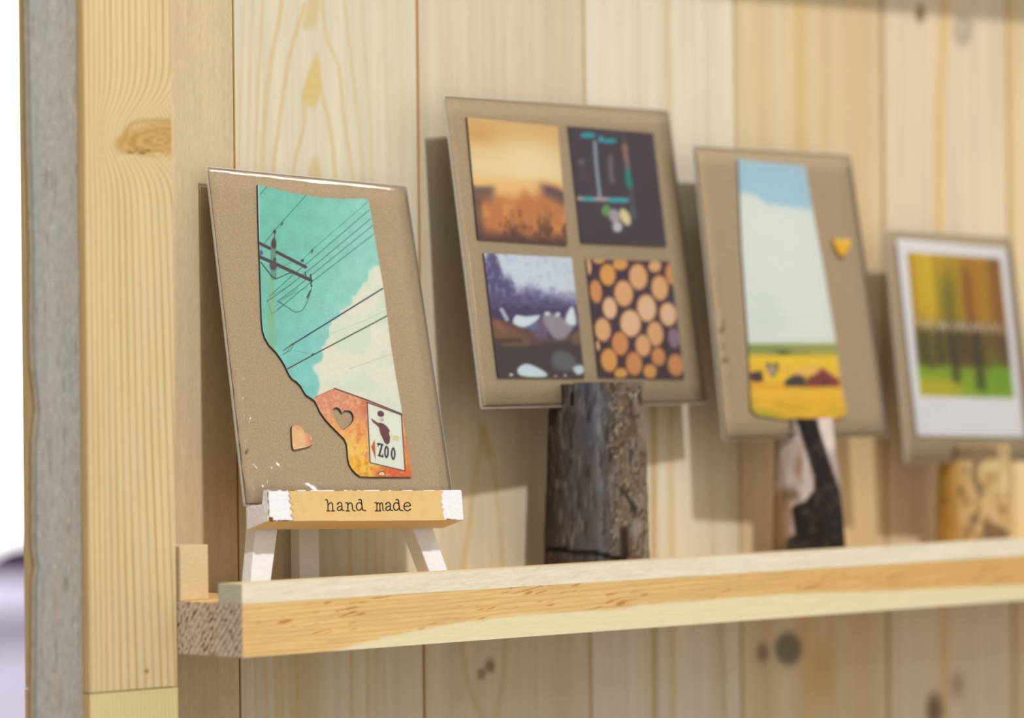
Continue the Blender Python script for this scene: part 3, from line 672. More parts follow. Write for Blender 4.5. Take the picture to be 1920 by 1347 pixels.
def picB(x, y):
    C = np.empty(x.shape+(3,)); C[:] = (70, 60, 62); C = mixc(C, (80, 66, 84), fbm(x/50, y/50, 180)); z = lambda a, b: (1040+a/5.18, 220+b/5.18)
    bl = (122, 146, 162); te = (44, 172, 186); gy = (150, 140, 140)
    C = line(C, x, y, [z(390, 240), z(400, 420), z(440, 780)], 6.5, (156, 176, 194), 1.8, .9); C = line(C, x, y, [z(235, 790), z(700, 805)], 7.5, (186, 178, 178), 1.8, .95)
    C = line(C, x, y, [z(290, 795), z(370, 800)], 8, te, 2, .8); C = line(C, x, y, [z(545, 805), z(690, 810)], 10, te, 2, .8)
    C = line(C, x, y, [z(280, 175), z(370, 175)], 10, te, 2, .9); C = ell(C, x, y, *z(450, 212), 5, 6, te); C = line(C, x, y, [z(495, 230), z(575, 228)], 9, te, 2, .9); C = line(C, x, y, [z(380, 160), z(660, 150)], 3, (90, 90, 120), 2, .6)
    C = line(C, x, y, [z(670, 190), z(700, 420), z(735, 660), z(770, 960)], 7, (98, 98, 106), 3, .8); C = line(C, x, y, [z(680, 280), z(692, 400)], 9, (170, 124, 108), 2, .9); C = line(C, x, y, [z(700, 420), z(710, 510)], 8, (140, 140, 134), 2, .8)
    C = line(C, x, y, [z(708, 550), z(728, 660)], 11, (16, 150, 134), 2, .95); C = line(C, x, y, [z(755, 890), z(770, 965)], 9, (96, 106, 132), 3, .7)
    C = line(C, x, y, [z(540, 390), z(545, 520), z(560, 620)], 10, (134, 118, 134), 3, .75); C = ell(C, x, y, *z(262, 435), 6, 6, (140, 118, 130), .5, .8); C = line(C, x, y, [z(262, 440), z(275, 590)], 6, (100, 82, 90), 3, .7)
    C = ell(C, x, y, *z(500, 905), 8, 11, (116, 162, 96), .35); C = ell(C, x, y, *z(580, 960), 10, 14, (176, 172, 174), .35, 1, -20); C = ell(C, x, y, *z(610, 1065), 9, 10, (200, 202, 212), .35); C = ell(C, x, y, *z(685, 970), 9, 17, (226, 216, 170), .25, 1, -25)
    return C
def picC(x, y):
    z = lambda a, b: (840+a/3.84, 440+b/3.84); C = np.empty(x.shape+(3,)); C[:] = (214, 222, 234)
    t = st(Q3, x, y)[1]; s = st(Q3, x, y)[0]
    top = .27-.27*np.exp(-((s-.08)/.10)**2)-.02+.17*0+.10*(s-.3)*(s > .3)-.05*(s < .3)
    n = fbm(x/9, y/9, 190); C = mixc(C, (128, 130, 178), sm(top-.05, top+.08, t+.12*(n-.5))*(.75)); C = mixc(C, (98, 86, 134), sm(top-.03, top+.12, t+.14*(n-.5))*.9)
    C = mixc(C, (178, 188, 216), sm(.56, .74, fbm(x/7, y/8, 194))*sm(.5, .2, t)*.5); C = mixc(C, (70, 56, 92), sm(.36, .5, t+.1*(n-.5))*.8)
    C = poly(C, x, y, [z(300, 600), z(420, 620), z(560, 670), z(700, 760), z(900, 720), z(960, 690), z(990, 1040), z(300, 1040)], (112, 84, 78), 4)
    C = poly(C, x, y, [z(310, 600), z(420, 650), z(540, 720), z(600, 790), z(330, 770)], (138, 98, 72), 5, .8); C = line(C, x, y, [z(350, 640), z(400, 690)], 10, (168, 118, 78), 6, .7)
    C = poly(C, x, y, [z(330, 780), z(600, 790), z(980, 760), z(990, 1040), z(350, 1040)], (72, 58, 66), 8, .85); C = line(C, x, y, [z(340, 765), z(520, 760)], 7, (72, 58, 40), 4, .8); C = line(C, x, y, [z(400, 795), z(580, 792)], 5, (150, 112, 64), 3, .7)
    C = poly(C, x, y, [z(580, 640), z(680, 610), z(720, 620), z(720, 760), z(640, 745), z(600, 700)], (130, 108, 134), 5, .8)
    C = poly(C, x, y, smooth_poly([z(470, 640), z(490, 580), z(560, 590), z(660, 580), z(640, 620), z(560, 670)]), (222, 234, 242), 3); C = poly(C, x, y, [z(560, 665), z(650, 625), z(660, 680), z(600, 690)], (112, 130, 170), 4, .8)
    C = poly(C, x, y, smooth_poly([z(680, 590), z(780, 575), z(850, 620), z(910, 650), z(850, 740), z(780, 755), z(720, 690)]), (164, 156, 168), 4); C = ell(C, x, y, *z(715, 570), 6, 4, (214, 226, 236), .5); C = ell(C, x, y, *z(790, 575), 5, 4, (214, 226, 236), .5)
    C = poly(C, x, y, smooth_poly([z(860, 560), z(900, 520), z(925, 640), z(880, 650), z(845, 620)]), (222, 236, 240), 3); C = line(C, x, y, [z(385, 540), z(425, 610)], 7, (206, 218, 230), 3, .9)
    C = poly(C, x, y, [z(890, 720), z(950, 690), z(960, 800), z(900, 790)], (132, 116, 72), 5, .7); C = poly(C, x, y, smooth_poly([z(760, 850), z(840, 840), z(920, 900), z(900, 980), z(760, 960)]), (112, 114, 122), 6, .9)
    C = poly(C, x, y, smooth_poly([z(500, 970), z(560, 930), z(650, 960), z(715, 1005), z(680, 1030), z(530, 1020)]), (214, 232, 240), 3); C = poly(C, x, y, smooth_poly([z(900, 960), z(960, 940), z(980, 990), z(930, 1010)]), (206, 228, 238), 3)
    C = ell(C, x, y, *z(455, 1010), 4, 3, (196, 204, 216), .5); C = ell(C, x, y, *z(775, 1020), 3, 2, (180, 184, 192), .5); C = ell(C, x, y, *z(845, 1015), 3, 3, (180, 184, 192), .5)
    return C
LOGS = [(1150, 290, 62, 85, 0), (1240, 215, 60, 45, 0), (1370, 305, 72, 102, 1), (1490, 230, 50, 45, 1), (1065, 410, 47, 90, 3), (1265, 425, 74, 102, 1), (1525, 385, 66, 98, 1), (1605, 285, 42, 85, 3), (1165, 530, 56, 86, 2), (1430, 530, 76, 107, 2), (1585, 575, 66, 92, 2), (1315, 640, 82, 106, 2), (1115, 685, 63, 92, 1), (1492, 715, 64, 97, 1), (1240, 785, 64, 92, 3), (1405, 800, 60, 86, 1), (1625, 745, 42, 78, 4), (1160, 905, 64, 92, 0), (1340, 930, 64, 92, 3), (1515, 880, 54, 72, 3), (1640, 940, 62, 86, 3), (1245, 1000, 52, 42, 0), (1455, 985, 52, 54, 0), (1012, 230, 22, 62, 1), (1090, 185, 48, 26, 0), (1080, 800, 14, 40, 1)]
def picD(x, y):
    C = np.empty(x.shape+(3,)); C[:] = (62, 42, 50); C = mixc(C, (84, 62, 96), fbm(x/18, y/18, 200)*.8)
    cs = [(230, 172, 92), (232, 184, 132), (238, 200, 156), (222, 158, 98), (156, 130, 156)]
    for a, b, rx, ry, k in LOGS:
        cx, cy = 840+a/3.84, 440+b/3.84; C = ell(C, x, y, cx, cy, rx/3.84, ry/3.84, (134, 84, 58), .1, 1, -6); C = ell(C, x, y, cx, cy, rx/3.84*.88, ry/3.84*.9, cs[k], .14, 1, -6)
        if k == 2: C = ell(C, x, y, cx+1, cy+2, rx/3.84*.5, ry/3.84*.5, (232, 202, 176), .6, .7)
    return C
for q, fn in ((Q1, picA), (Q2, picB), (Q3, picC), (Q4, picD)):
    qq = []
    for i in range(4):
        for k in range(4): qq.append(tuple(np.array(q[i])*(1-k/4)+np.array(q[(i+1) % 4])*(k/4)))
    o = cutout(c2, qq, [], 1.3, .42, fn, 'photo_print', t2, M['printb'], (54, 50, 56))
    tag(o, {0: 'golden field picture', 1: 'dark picture with turquoise and white marks', 2: 'mountain lake picture', 3: 'stacked log ends picture'}[[Q1, Q2, Q3, Q4].index(q)])
sleeve(c2, t2, seed=210)

# ---- card 3
c3 = Card((354.51, 46.0, 86.09), -2.067, 9.074, -.438, 113.27, 143.64, 1.47)
t3 = new_card(c3, 'kraft card with tall yellow-field picture and tiny yellow heart, in the birch log')
OUT3 = [(1384, 299), (1450, 306), (1509.5, 311), (1522.5, 385), (1544, 501), (1565.5, 630), (1576, 716), (1587.5, 772), (1587, 781), (1575, 785), (1531, 787.5), (1462, 786), (1419, 779), (1409, 772), (1408, 740), (1403, 643), (1391, 467)]
HOLE3 = smooth_poly([(1447, 684), (1440, 680), (1435, 684), (1437, 694), (1442, 704), (1448, 709), (1454, 704), (1460, 692), (1460, 684), (1454, 680)], 2)
def pic3(x, y):
    z = lambda a, b: (1380+a/6.733, 600+b/6.733); C = np.empty(x.shape+(3,)); C[:] = (172, 206, 222)
    bx = np.array([1380, 1395, 1415, 1440, 1470, 1530.]); by = np.array([361, 360, 364, 382, 386, 392.]); e = y-np.interp(x, bx, by)
    C = mixc(C, (224, 230, 224), sm(-5, 9, e+8*(fbm(x/20, y/12, 220)-.5))); C = mixc(C, (206, 220, 214), sm(.5, .75, fbm(x/60, y/30, 222))*sm(420, 500, y)*.6)
    C = mixc(C, (226, 228, 222), sm(590, 640, y)*.8)
    C = mixc(C, (156, 164, 92), sm(641, 648, y)); C = mixc(C, (104, 128, 84), sm(648, 654, y)*sm(664, 656, y)*sm(1500, 1450, x)*.5); C = mixc(C, (196, 180, 70), sm(656, 664, y)*.7)
    C = ell(C, x, y, *z(600, 415), 14, 4, (84, 92, 52), .5, .9); C = line(C, x, y, [z(700, 420), z(920, 415)], 4, (120, 112, 56), 3, .6); C = line(C, x, y, [z(410, 430), z(470, 430)], 3, (130, 116, 60), 3, .6)
    C = mixc(C, (240, 206, 44), sm(664, 672, y)); C = mixc(C, (240, 184, 70), sm(.5, .7, fbm(x/26, y/7, 225))*sm(672, 690, y)*.6); C = mixc(C, (232, 170, 40), sm(712, 722, y)*.8)
    C = ell(C, x, y, *z(255, 720), 12, 9.5, (78, 50, 60), .3); C = poly(C, x, y, [z(160, 700), z(210, 660), z(330, 640), z(345, 780), z(220, 780)], (78, 52, 58), 3, .8)
    C = poly(C, x, y, [z(740, 690), z(770, 600), z(1040, 590), z(1040, 700)], (238, 190, 112), 6, .95)
    C = poly(C, x, y, [z(900, 730), z(1000, 690), z(1090, 605), z(1200, 690), z(1310, 760), z(1300, 840), z(880, 845)], (134, 60, 54), 3); C = poly(C, x, y, [z(610, 780), z(680, 720), z(760, 690), z(870, 720), z(890, 840), z(620, 840)], (66, 58, 62), 3); C = ell(C, x, y, *z(1110, 790), 6, 6, (96, 42, 50), .5)
    C = mixc(C, (238, 190, 40), sm(726, 733, y)); C = mixc(C, (236, 202, 84), sm(7, 2, np.abs(y-738))*.5); C = mixc(C, (206, 176, 40), sm(.45, .7, fbm(x/24, y/6, 230))*sm(742, 756, y)*.8); C = mixc(C, (170, 134, 40), sm(.5, .7, fbm(x/40, y/5, 233))*sm(756, 772, y)*.8)
    C = mixc(C, (132, 132, 40), sm(1422, 1404, x-(y-770)*.3)*sm(742, 772, y)*.8); C = mixc(C, (172, 176, 36), sm(760, 778, y)*sm(1480, 1440, x)*.6)
    return C
cutout(c3, OUT3, [HOLE3], 1.3, .42, pic3, 'photo_print', t3, M['printb'], (90, 84, 84))
H3 = smooth_poly([(1578, 451), (1572, 446.5), (1565.5, 450), (1566.5, 461), (1572, 472), (1580, 481), (1588, 473), (1594.5, 461), (1594, 450.5), (1586, 446.5)], 2)
def h3c(x, y):
    C = np.empty(x.shape+(3,)); C[:] = (236, 186, 40); return mixc(C, (236, 206, 110), sm(460, 448, y))
o = cutout(c3, H3, [], 2.6, .4, h3c, 'heart_cutout', t3, M['heart'], (196, 150, 50))
tag(o, 'small yellow heart')
def wr3(A, B): return sm(9, 1.5, A)*sm(100, 85, B)*sm(20, 32, B)*.55*vnoise(A/2.6, B/3.8, 241)
sleeve(c3, t3, hf=2.9, wr=wr3, seed=240)

# ---- card 4
c4 = Card((493.45, 48.0, 71.85), -1.312, 7.890, -1.227, 99.96, 118.07, .67)
t4 = new_card(c4, 'kraft card with white-bordered autumn forest picture, in the spotted log at right')
OUT4 = [(1681, 448), (1783, 457), (1886, 466), (1904, 650), (1920.5, 820), (1820, 819), (1720, 817.5), (1701, 640)]
QF = [(1701, 473), (1875, 485.5), (1902, 747), (1725.5, 742.5)]
def pic4(x, y):
    s, t = st(QF, x, y); F = np.empty(x.shape+(3,)); F[:] = (206, 170, 36)
    F = mixc(F, (226, 196, 44), np.exp(-((s-.15)/.12)**2)*sm(.75, .2, t)); F = mixc(F, (184, 130, 40), sm(.45, .7, s)*.9); F = mixc(F, (150, 92, 34), np.exp(-((s-.62)/.05)**2)*sm(0, .2, t)*.9); F = mixc(F, (150, 96, 40), np.exp(-((s-.93)/.06)**2)*.8); F = mixc(F, (124, 122, 36), np.exp(-((s-.40)/.09)**2)*sm(.0, .3, t)*.8); F = mixc(F, (190, 150, 30), np.exp(-((s-.78)/.09)**2)*.6)
    F = mixc(F, (186, 140, 30), np.exp(-((s-.02)/.06)**2)*.6)
    F = F*(1+.25*(fbm(s*26, t*1.5, 250)-.5)[..., None])
    F = mixc(F, (98, 74, 40), sm(.42, .6, t+.10*(fbm(s*14, t, 253)-.5))*.75); F = mixc(F, (106, 110, 36), sm(.5, .62, t)*.5*(s < .4)); F = mixc(F, (132, 118, 34), np.exp(-((s-.8)/.08)**2-((t-.7)/.1)**2)*.8)
    F = mixc(F, (150, 182, 34), sm(.76, .82, t+.07*(fbm(s*8, t, 256)-.5))); F = mixc(F, (200, 190, 40), sm(.84, .92, t)*sm(.6, .3, s)); F = mixc(F, (122, 170, 40), np.exp(-((s-.88)/.1)**2-((t-.86)/.1)**2)*.9)
    for sx, w_, t1_ in ((.40, .045, .93), (.655, .05, .98), (.25, .02, .8), (.1, .02, .8), (.52, .025, .75)): F = mixc(F, (62, 58, 34), np.exp(-((s-sx-.02*(t-.5))/w_)**2)*sm(.4, .6, t)*sm(t1_, t1_-.06, t)*.85)
    # a pale, unreadable line of script across the middle
    wv = .5+.020*np.sin(s*95)+.014*np.sin(s*61+1)+.008*np.sin(s*150); F = mixc(F, (226, 206, 190), sm(.030, .010, np.abs(t-wv))*sm(.02, .05, s)*sm(.99, .95, s)*(.55+.35*vnoise(s*40, t*0, 9)))
    C = np.empty(x.shape+(3,)); C[:] = (238, 237, 241); e = np.minimum(np.minimum(s, 1-s)*175, np.minimum(t, 1-t)*260); a = sm(-.8, .8, e)[..., None]
    return C*(1-a)+F*a
cutout(c4, OUT4, [], 1.0, .45, pic4, 'photo_print', t4, M['printb'], (150, 140, 136))
sleeve(c4, t4, seed=260)

# ------------------------------------------------------------------ easel under card 1
ea = thing('display_easel', (98, 50, T), 'small white-painted wooden easel with a hand made label on its bar', 'easel')
BL = at(502.5, 978, 30.); BR = at(870.5, 975.5, 30.)
BW = float(np.linalg.norm(BR-BL)); BU = (BR-BL)/BW
tl = math.radians(4.0); BV = V3(0, math.sin(tl), math.cos(tl)); BV = BV-(BV @ BU)*BU; BV /= np.linalg.norm(BV)
BN = np.cross(BU, BV); BH = 13.55
BB = -BN                                           # back, away from the viewer
def bar_ring(s):
    lb = 7.7-2.9*s                                 # the ledge the card rests on
    pts = [(0, 0), (0, BH), (2.9, BH), (3.4, lb+.6), (4.0, lb), (14.3, lb-.8), (14.5, -2.8), (13.5, -3.0)]
    return [(a, b) for a, b in pts]
def build_bar():
    v = []; f = []; fm = []; ss = np.linspace(0, 1, 41); rs = np.random.RandomState(5)
    n = 8
    for k, s in enumerate(ss):
        for a, b in bar_ring(s):
            x = s*BW
            if k == 0: x += .3 if b > BH-1 else 0
            if k == len(ss)-1: x -= (.9 if b > BH-1 else (.3 if b < 1 else 0))
            v.append(BL+BU*x+BB*(a+rs.uniform(-.06, .06))+BV*(b+(rs.uniform(-.08, .08))))
    for k in range(len(ss)-1):
        for i in range(n):
            j = (i+1) % n; f.append([k*n+i, (k+1)*n+i, (k+1)*n+j, k*n+j]); fm.append(0 if i != 7 and i != 6 else 1)
    f.append(list(range(n))); fm.append(0); f.append([(len(ss)-1)*n+i for i in range(n)][::-1]); fm.append(0)
    o = mesh('ledge_bar', v, f, M['white'], ea, mats=[M['wood']], fmat=fm); bevel(o, .35, 2); return o
bar = build_bar()
# worn brown rim around the bar's front
def strip(name, a0, a1, b0, b1, parent, mat, off=.06):
    v = [BL+BU*a0+BV*b0+BN*off, BL+BU*a1+BV*b0+BN*off, BL+BU*a1+BV*b1+BN*off, BL+BU*a0+BV*b1+BN*off]; w_ = [p+BB*(off+.1) for p in v]
    vv, ff = hexa(v, w_); return mesh(name, vv, ff, mat, parent)
def wear():
    rs = np.random.RandomState(8); V = []; F = []
    def blob(a, b, wa, wb):
        n = len(V); q = [(a-wa, b-wb*rs.uniform(.5, 1)), (a+wa*rs.uniform(.6, 1), b-wb), (a+wa, b+wb*rs.uniform(.5, 1)), (a-wa*rs.uniform(.5, 1), b+wb)]
        for x, y in q: V.append(BL+BU*x+BV*y+BN*.12)
        F.append([n, n+1, n+2, n+3])
    for i in range(46): blob(rs.uniform(2, BW-3), .25+rs.uniform(0, .15), rs.uniform(.6, 3.2), rs.uniform(.12, .35))
    for i in range(26): blob(rs.uniform(2, BW-3), BH-.2, rs.uniform(.6, 2.5), rs.uniform(.08, .2))
    for i in range(12): blob(.35+rs.uniform(0, .3), rs.uniform(.5, BH-.5), rs.uniform(.12, .4), rs.uniform(.4, 1.3))
    for i in range(4): blob(1.2+i*.3, 1.0+i*-.1, .9, 1.1)
    o = mesh('worn_edge', V, F, M['tape'], bar); tag(o, 'bare brown wood where the paint is worn off')
wear()
# typed paper label with pinked ends
LZ = 3.2
def lab_poly():
    def P(px, py):
        q = on_plane(px, py, BL+BN*.3, BN)-BL; return (float(q @ BU), float(q @ BV))
    left = [(541, 921), (544, 925), (541, 929), (546, 934), (542, 940), (549, 947), (544, 953), (551, 960), (545, 966), (551, 972), (549, 977.5)]
    right = [(834, 976), (832, 966), (829, 960), (833, 956), (827, 950), (831, 946), (826, 941), (830, 935), (827, 929), (831, 922), (829, 920.5)]
    return [P(*p) for p in left+right]
def zt(px, py): return (590+px/6.4, 900+py/6.4)
def sp(*pts): return smooth_poly([zt(*p) for p in pts], 4, False)
def glyphs():
    G = []
    def add(w_, *p): G.append((w_, sp(*p)))
    def a_(o): add(1.75, (275+o, 296), (282+o, 280), (302+o, 272), (321+o, 284), (326+o, 320), (328+o, 355), (336+o, 368), (352+o, 368)); add(1.9, (322+o, 318), (295+o, 322), (275+o, 338), (274+o, 358), (292+o, 370), (312+o, 362), (326+o, 345)); add(2.2, (273+o, 292), (282+o, 290))
    def d_(o): add(1.8, (565+o, 300), (550+o, 281), (528+o, 277), (508+o, 292), (500+o, 325), (510+o, 356), (530+o, 368), (552+o, 358), (568+o, 335)); add(1.9, (530+o, 240), (548+o, 238), (558+o, 246), (566+o, 300), (573+o, 350), (582+o, 366), (611+o, 371))
    add(1.8, (130, 243), (146, 240), (154, 256), (159, 310), (162, 372)); add(1.8, (160, 308), (180, 282), (202, 278), (214, 300), (217, 372)); add(2.0, (147, 374), (180, 374)); add(2.0, (203, 374), (236, 374))
    a_(0); a_(582); d_(0); d_(446)
    add(1.8, (374, 279), (388, 276), (396, 286), (398, 372)); add(1.8, (398, 308), (416, 282), (436, 280), (449, 300), (455, 350), (464, 370), (486, 374)); add(2.0, (378, 374), (414, 374))
    add(1.6, (722, 277), (738, 274), (745, 290), (748, 372)); add(1.6, (747, 300), (760, 280), (772, 280), (780, 300), (784, 370)); add(1.6, (782, 300), (795, 279), (808, 280), (815, 305), (820, 360), (832, 372)); add(1.8, (728, 374), (760, 374)); add(1.8, (774, 374), (794, 373))
    add(1.8, (1074, 322), (1105, 318), (1146, 312), (1142, 290), (1122, 275), (1095, 278), (1076, 298), (1072, 328), (1084, 360), (1110, 372), (1132, 368), (1150, 352))
    return G
def build_label():
    ring = lab_poly(); A = np.array(ring); a0, b0 = A.min(0); a1, b1 = A.max(0); step = .15
    na = int((a1-a0)/step)+2; nb = int((b1-b0)/step)+2; aa, bb = np.meshgrid(np.linspace(a0, a1, na), np.linspace(b0, b1, nb))
    ca = .25*(aa[1:, 1:]+aa[:-1, 1:]+aa[1:, :-1]+aa[:-1, :-1]); cb = .25*(bb[1:, 1:]+bb[:-1, 1:]+bb[1:, :-1]+bb[:-1, :-1])
    keep = inside(ca, cb, ring).ravel(); F = gridf(nb, na)[keep]; P = BL+aa.ravel()[:, None]*BU+bb.ravel()[:, None]*BV+BN*.3
    used = np.unique(F); mp = np.zeros(na*nb, int); mp[used] = np.arange(len(used)); P = P[used]; F = mp[F]; x, y = to_photo(P)
    C = np.empty(x.shape+(3,)); C[:] = (218, 188, 128); C = mixc(C, (224, 182, 124), sm(.45, .7, fbm(x/22, y/16, 270))*.6); C = mixc(C, (206, 178, 116), sm(.5, .75, fbm(x/9, y/12, 273))*.5)
    C = mixc(C, (238, 206, 160), sm(921.8, 920.2, y)*.8)
    for wd, p in glyphs(): C = mixc(C, (54, 42, 42), sm(wd/2+.75, wd/2-.25, segd(x, y, p)))
    parts = [(P, F, C)]
    r = np.array(ring+[ring[0]]); top = BL+r[:, :1]*BU+r[:, 1:]*BV+BN*.3; bot = top-BN*.28; parts.append((np.stack([bot, top], 0), gridf(2, len(r)), (190, 150, 90)))
    V, F, C = join(parts)
    o = mesh('paper_label', V, F, M['label'], bar, None, C); tag(o, 'tan paper label typed hand made, with zigzag-cut ends')
build_label()
# legs: an A-frame leaning back behind the bar
LL = math.radians(12.0); LN = V3(0, -math.cos(LL), math.sin(LL)); LV = V3(0, math.sin(LL), math.cos(LL)); LO = BL+BB*16.0+V3(0, 0, -3.0)
def leg_pts(px, py): return on_plane(px, py, LO, LN)
def leg(tl_, tr_, bl_, br_, dep):
    q = [leg_pts(*p) for p in (bl_, br_, tr_, tl_)]
    # feet down to the shelf, tops up to the crown
    def ext(p, q_, z): return p+(q_-p)*((z-p[2])/(q_[2]-p[2]))
    b0_, b1_ = ext(q[0], q[3], T), ext(q[1], q[2], T); t0_, t1_ = ext(q[0], q[3], 168.), ext(q[1], q[2], 168.)
    mid = V3(98, 0, 0)
    f4 = [b0_, b1_, t1_, t0_]; k4 = [p-LN*dep for p in f4]
    k4[0][2] = T; k4[1][2] = T
    v, f = hexa(f4, k4); o = mesh('leg', v, f, M['white'], ea); bevel(o, .4); return o
leg((479, 991), (521, 991), (471, 1087), (508.5, 1087), 6.5)
leg((774, 989), (811, 989), (803, 1066), (838, 1066), 8.5)
def strut():
    a, b = at(566, 1040, 73.5), at(603, 1040, 73.5); top = LO+LV*130-LN*6; w_ = (b-a)[0]; xm = (a[0]+b[0])/2
    q = [V3(xm-w_/2, 75, T), V3(xm+w_/2, 75, T), V3(xm+w_/2, top[1]-3, 150), V3(xm-w_/2, top[1]-3, 150)]; k = [p+V3(0, 6, 0) for p in q]
    v, f = hexa(q, k); o = mesh('back_strut', v, f, M['white'], ea); bevel(o, .4)
strut()

# ------------------------------------------------------------------ logs that hold the cards
def log(label, cxT, cxB, yTop, Yc, rT, rB, zslot, cardY, colour, seed, oval=1.0, amp=.05):
    zt_ = at(cxT, yTop, Yc-rT)[2]; bx = at(cxB, 1030, Yc)[0]; tx = at(cxT, 800, Yc)[0]
    t = thing('log_card_holder', (bx, Yc, T), label, 'log', 'log card holders on the shelf')
    def R(th, z):
        k = (z-T)/(zt_-T); base = rB+(rT-rB)*k
        n = fbm(th*3.2+20, z/22+np.zeros_like(th), seed)-.5; m_ = fbm(th*9+20, z/9+np.zeros_like(th), seed+3)-.5
        return base*(1+amp*2*n+.035*m_)
    def ring(z, mode, yf):
        k = (z-T)/(zt_-T); cx = bx+(tx-bx)*k
        th = np.linspace(0, 2*math.pi, 181)[:-1]; r = R(th, z); X = cx+r*np.cos(th); Y = Yc+r*oval*np.sin(th)
        if mode == 'front': Y = np.minimum(Y, yf)
        if mode == 'back': Y = np.maximum(Y, yf)
        return np.stack([X, Y, np.full(180, z)], -1)
    parts = []
    def loft(zs, mode, yf):
        Rg = np.array([ring(z, mode, yf) for z in zs]); n = len(zs)
        i = np.arange(n-1)[:, None]*180+np.arange(180)[None]; j = np.arange(n-1)[:, None]*180+((np.arange(180)+1) % 180)[None]
        F = np.stack([i.ravel(), j.ravel(), j.ravel()+180, i.ravel()+180], 1)
        x, y = to_photo(Rg); C = colour(x, y, Rg); parts.append((Rg, F, C))
        for kk in (0, n-1):
            c = Rg[kk].mean(0); cap = np.stack([Rg[kk], c+(Rg[kk]-c)*.5, np.broadcast_to(c, (180, 3))], 0); cap = np.concatenate([cap, cap[:, :1]], 1)
            g = gridf(3, 181); g = g if kk else g[:, ::-1]; parts.append((cap, g, (176, 146, 104)))
    loft(np.arange(T, zslot+.01, (zslot-T)/60), 'all', 0)
    loft(np.linspace(zslot-.3, zt_, 10), 'front', cardY-2.4); loft(np.linspace(zslot-.3, zt_-.8, 10), 'back', cardY+2.2)
    V, F, C = join(parts); o = mesh('log', V, F, M['bark'], t, None, C, False)
    return t
def bark1(x, y, P):
    C = np.empty(x.shape+(3,)); C[:] = (92, 86, 86)
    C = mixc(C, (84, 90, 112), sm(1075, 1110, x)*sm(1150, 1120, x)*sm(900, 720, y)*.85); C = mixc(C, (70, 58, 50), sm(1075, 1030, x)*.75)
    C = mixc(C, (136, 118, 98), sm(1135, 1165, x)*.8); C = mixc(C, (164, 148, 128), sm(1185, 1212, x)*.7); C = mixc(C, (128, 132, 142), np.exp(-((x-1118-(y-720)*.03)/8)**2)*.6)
    n = fbm(x/7, y/34, 300); C = mixc(C, (58, 50, 46), sm(.52, .75, n)*.65); C = mixc(C, (156, 148, 142), sm(.55, .78, fbm(x/6, y/26, 304))*.6)
    w_ = fbm(x/17, y/15, 308); C = mixc(C, (60, 50, 36), sm(.035, .0, np.abs(w_-.5))*sm(1120, 1150, x)*.9); C = mixc(C, (188, 174, 150), sm(.03, .0, np.abs(w_-.57))*sm(1120, 1150, x)*.8)
    C = mixc(C, (92, 66, 44), sm(.56, .72, fbm(x/22, y/26, 312))*sm(1110, 1150, x)*.5)
    C = line(C, x, y, smooth_poly([(1162, 916), (1178, 935), (1190, 960)], 4, False), 5, (44, 34, 28), 2, .9); C = line(C, x, y, [(1170, 995), (1172, 1042)], 15, (52, 36, 28), 4, .9); C = ell(C, x, y, 1193, 992, 7, 18, (160, 156, 150), .4, .8); C = line(C, x, y, [(1218, 960), (1219, 1050)], 4, (30, 28, 22), 2, .8)
    C = line(C, x, y, [(1160, 745), (1175, 742), (1185, 758), (1168, 770), (1180, 782)], 4, (60, 50, 40), 3, .7)
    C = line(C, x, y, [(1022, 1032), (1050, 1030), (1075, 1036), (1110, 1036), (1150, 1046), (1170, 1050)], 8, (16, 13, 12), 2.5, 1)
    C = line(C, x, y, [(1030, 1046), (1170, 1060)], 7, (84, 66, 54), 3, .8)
    C = C*.86
    return C
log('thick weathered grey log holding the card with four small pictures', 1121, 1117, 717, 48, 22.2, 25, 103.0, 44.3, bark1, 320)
def bark2(x, y, P):
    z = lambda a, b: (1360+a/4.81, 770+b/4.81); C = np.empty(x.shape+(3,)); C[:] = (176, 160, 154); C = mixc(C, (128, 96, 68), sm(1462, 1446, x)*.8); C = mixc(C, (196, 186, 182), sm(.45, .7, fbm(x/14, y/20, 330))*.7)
    C = mixc(C, (140, 106, 78), np.exp(-((x-1498)/7)**2-((y-875)/25)**2)*.8); C = mixc(C, (148, 118, 86), sm(905, 940, y)*sm(1490, 1470, x)*.9); C = mixc(C, (216, 202, 196), sm(1530, 1542, x)*sm(860, 830, y)*.9)
    C = ell(C, x, y, *z(580, 760), 16, 12, (112, 92, 70), .6, .8)
    bk = [z(620, 60), z(820, 60), z(850, 180), z(930, 430), z(1030, 720), z(1075, 900), z(1140, 1150), z(1140, 1300), z(540, 1300), z(560, 1160), z(630, 1120), z(600, 900), z(610, 860), z(720, 820), z(800, 720), z(800, 600), z(740, 400), z(660, 150)]
    C = poly(C, x, y, bk, (40, 36, 36), 3.5); C = mixc(C, (78, 66, 58), sm(.55, .75, fbm(x/9, y/12, 334))*inside(x, y, bk)*.6)
    C = mixc(C, (104, 96, 86), sm(1010, 1022, y)*sm(1545, 1480, x)*.4)
    return C
log('pale birch log with a broad black diagonal stripe, holding the yellow-field card', 1507, 1518, 786, 49, 14.6, 18.5, 85.4, 46.2, bark2, 340)
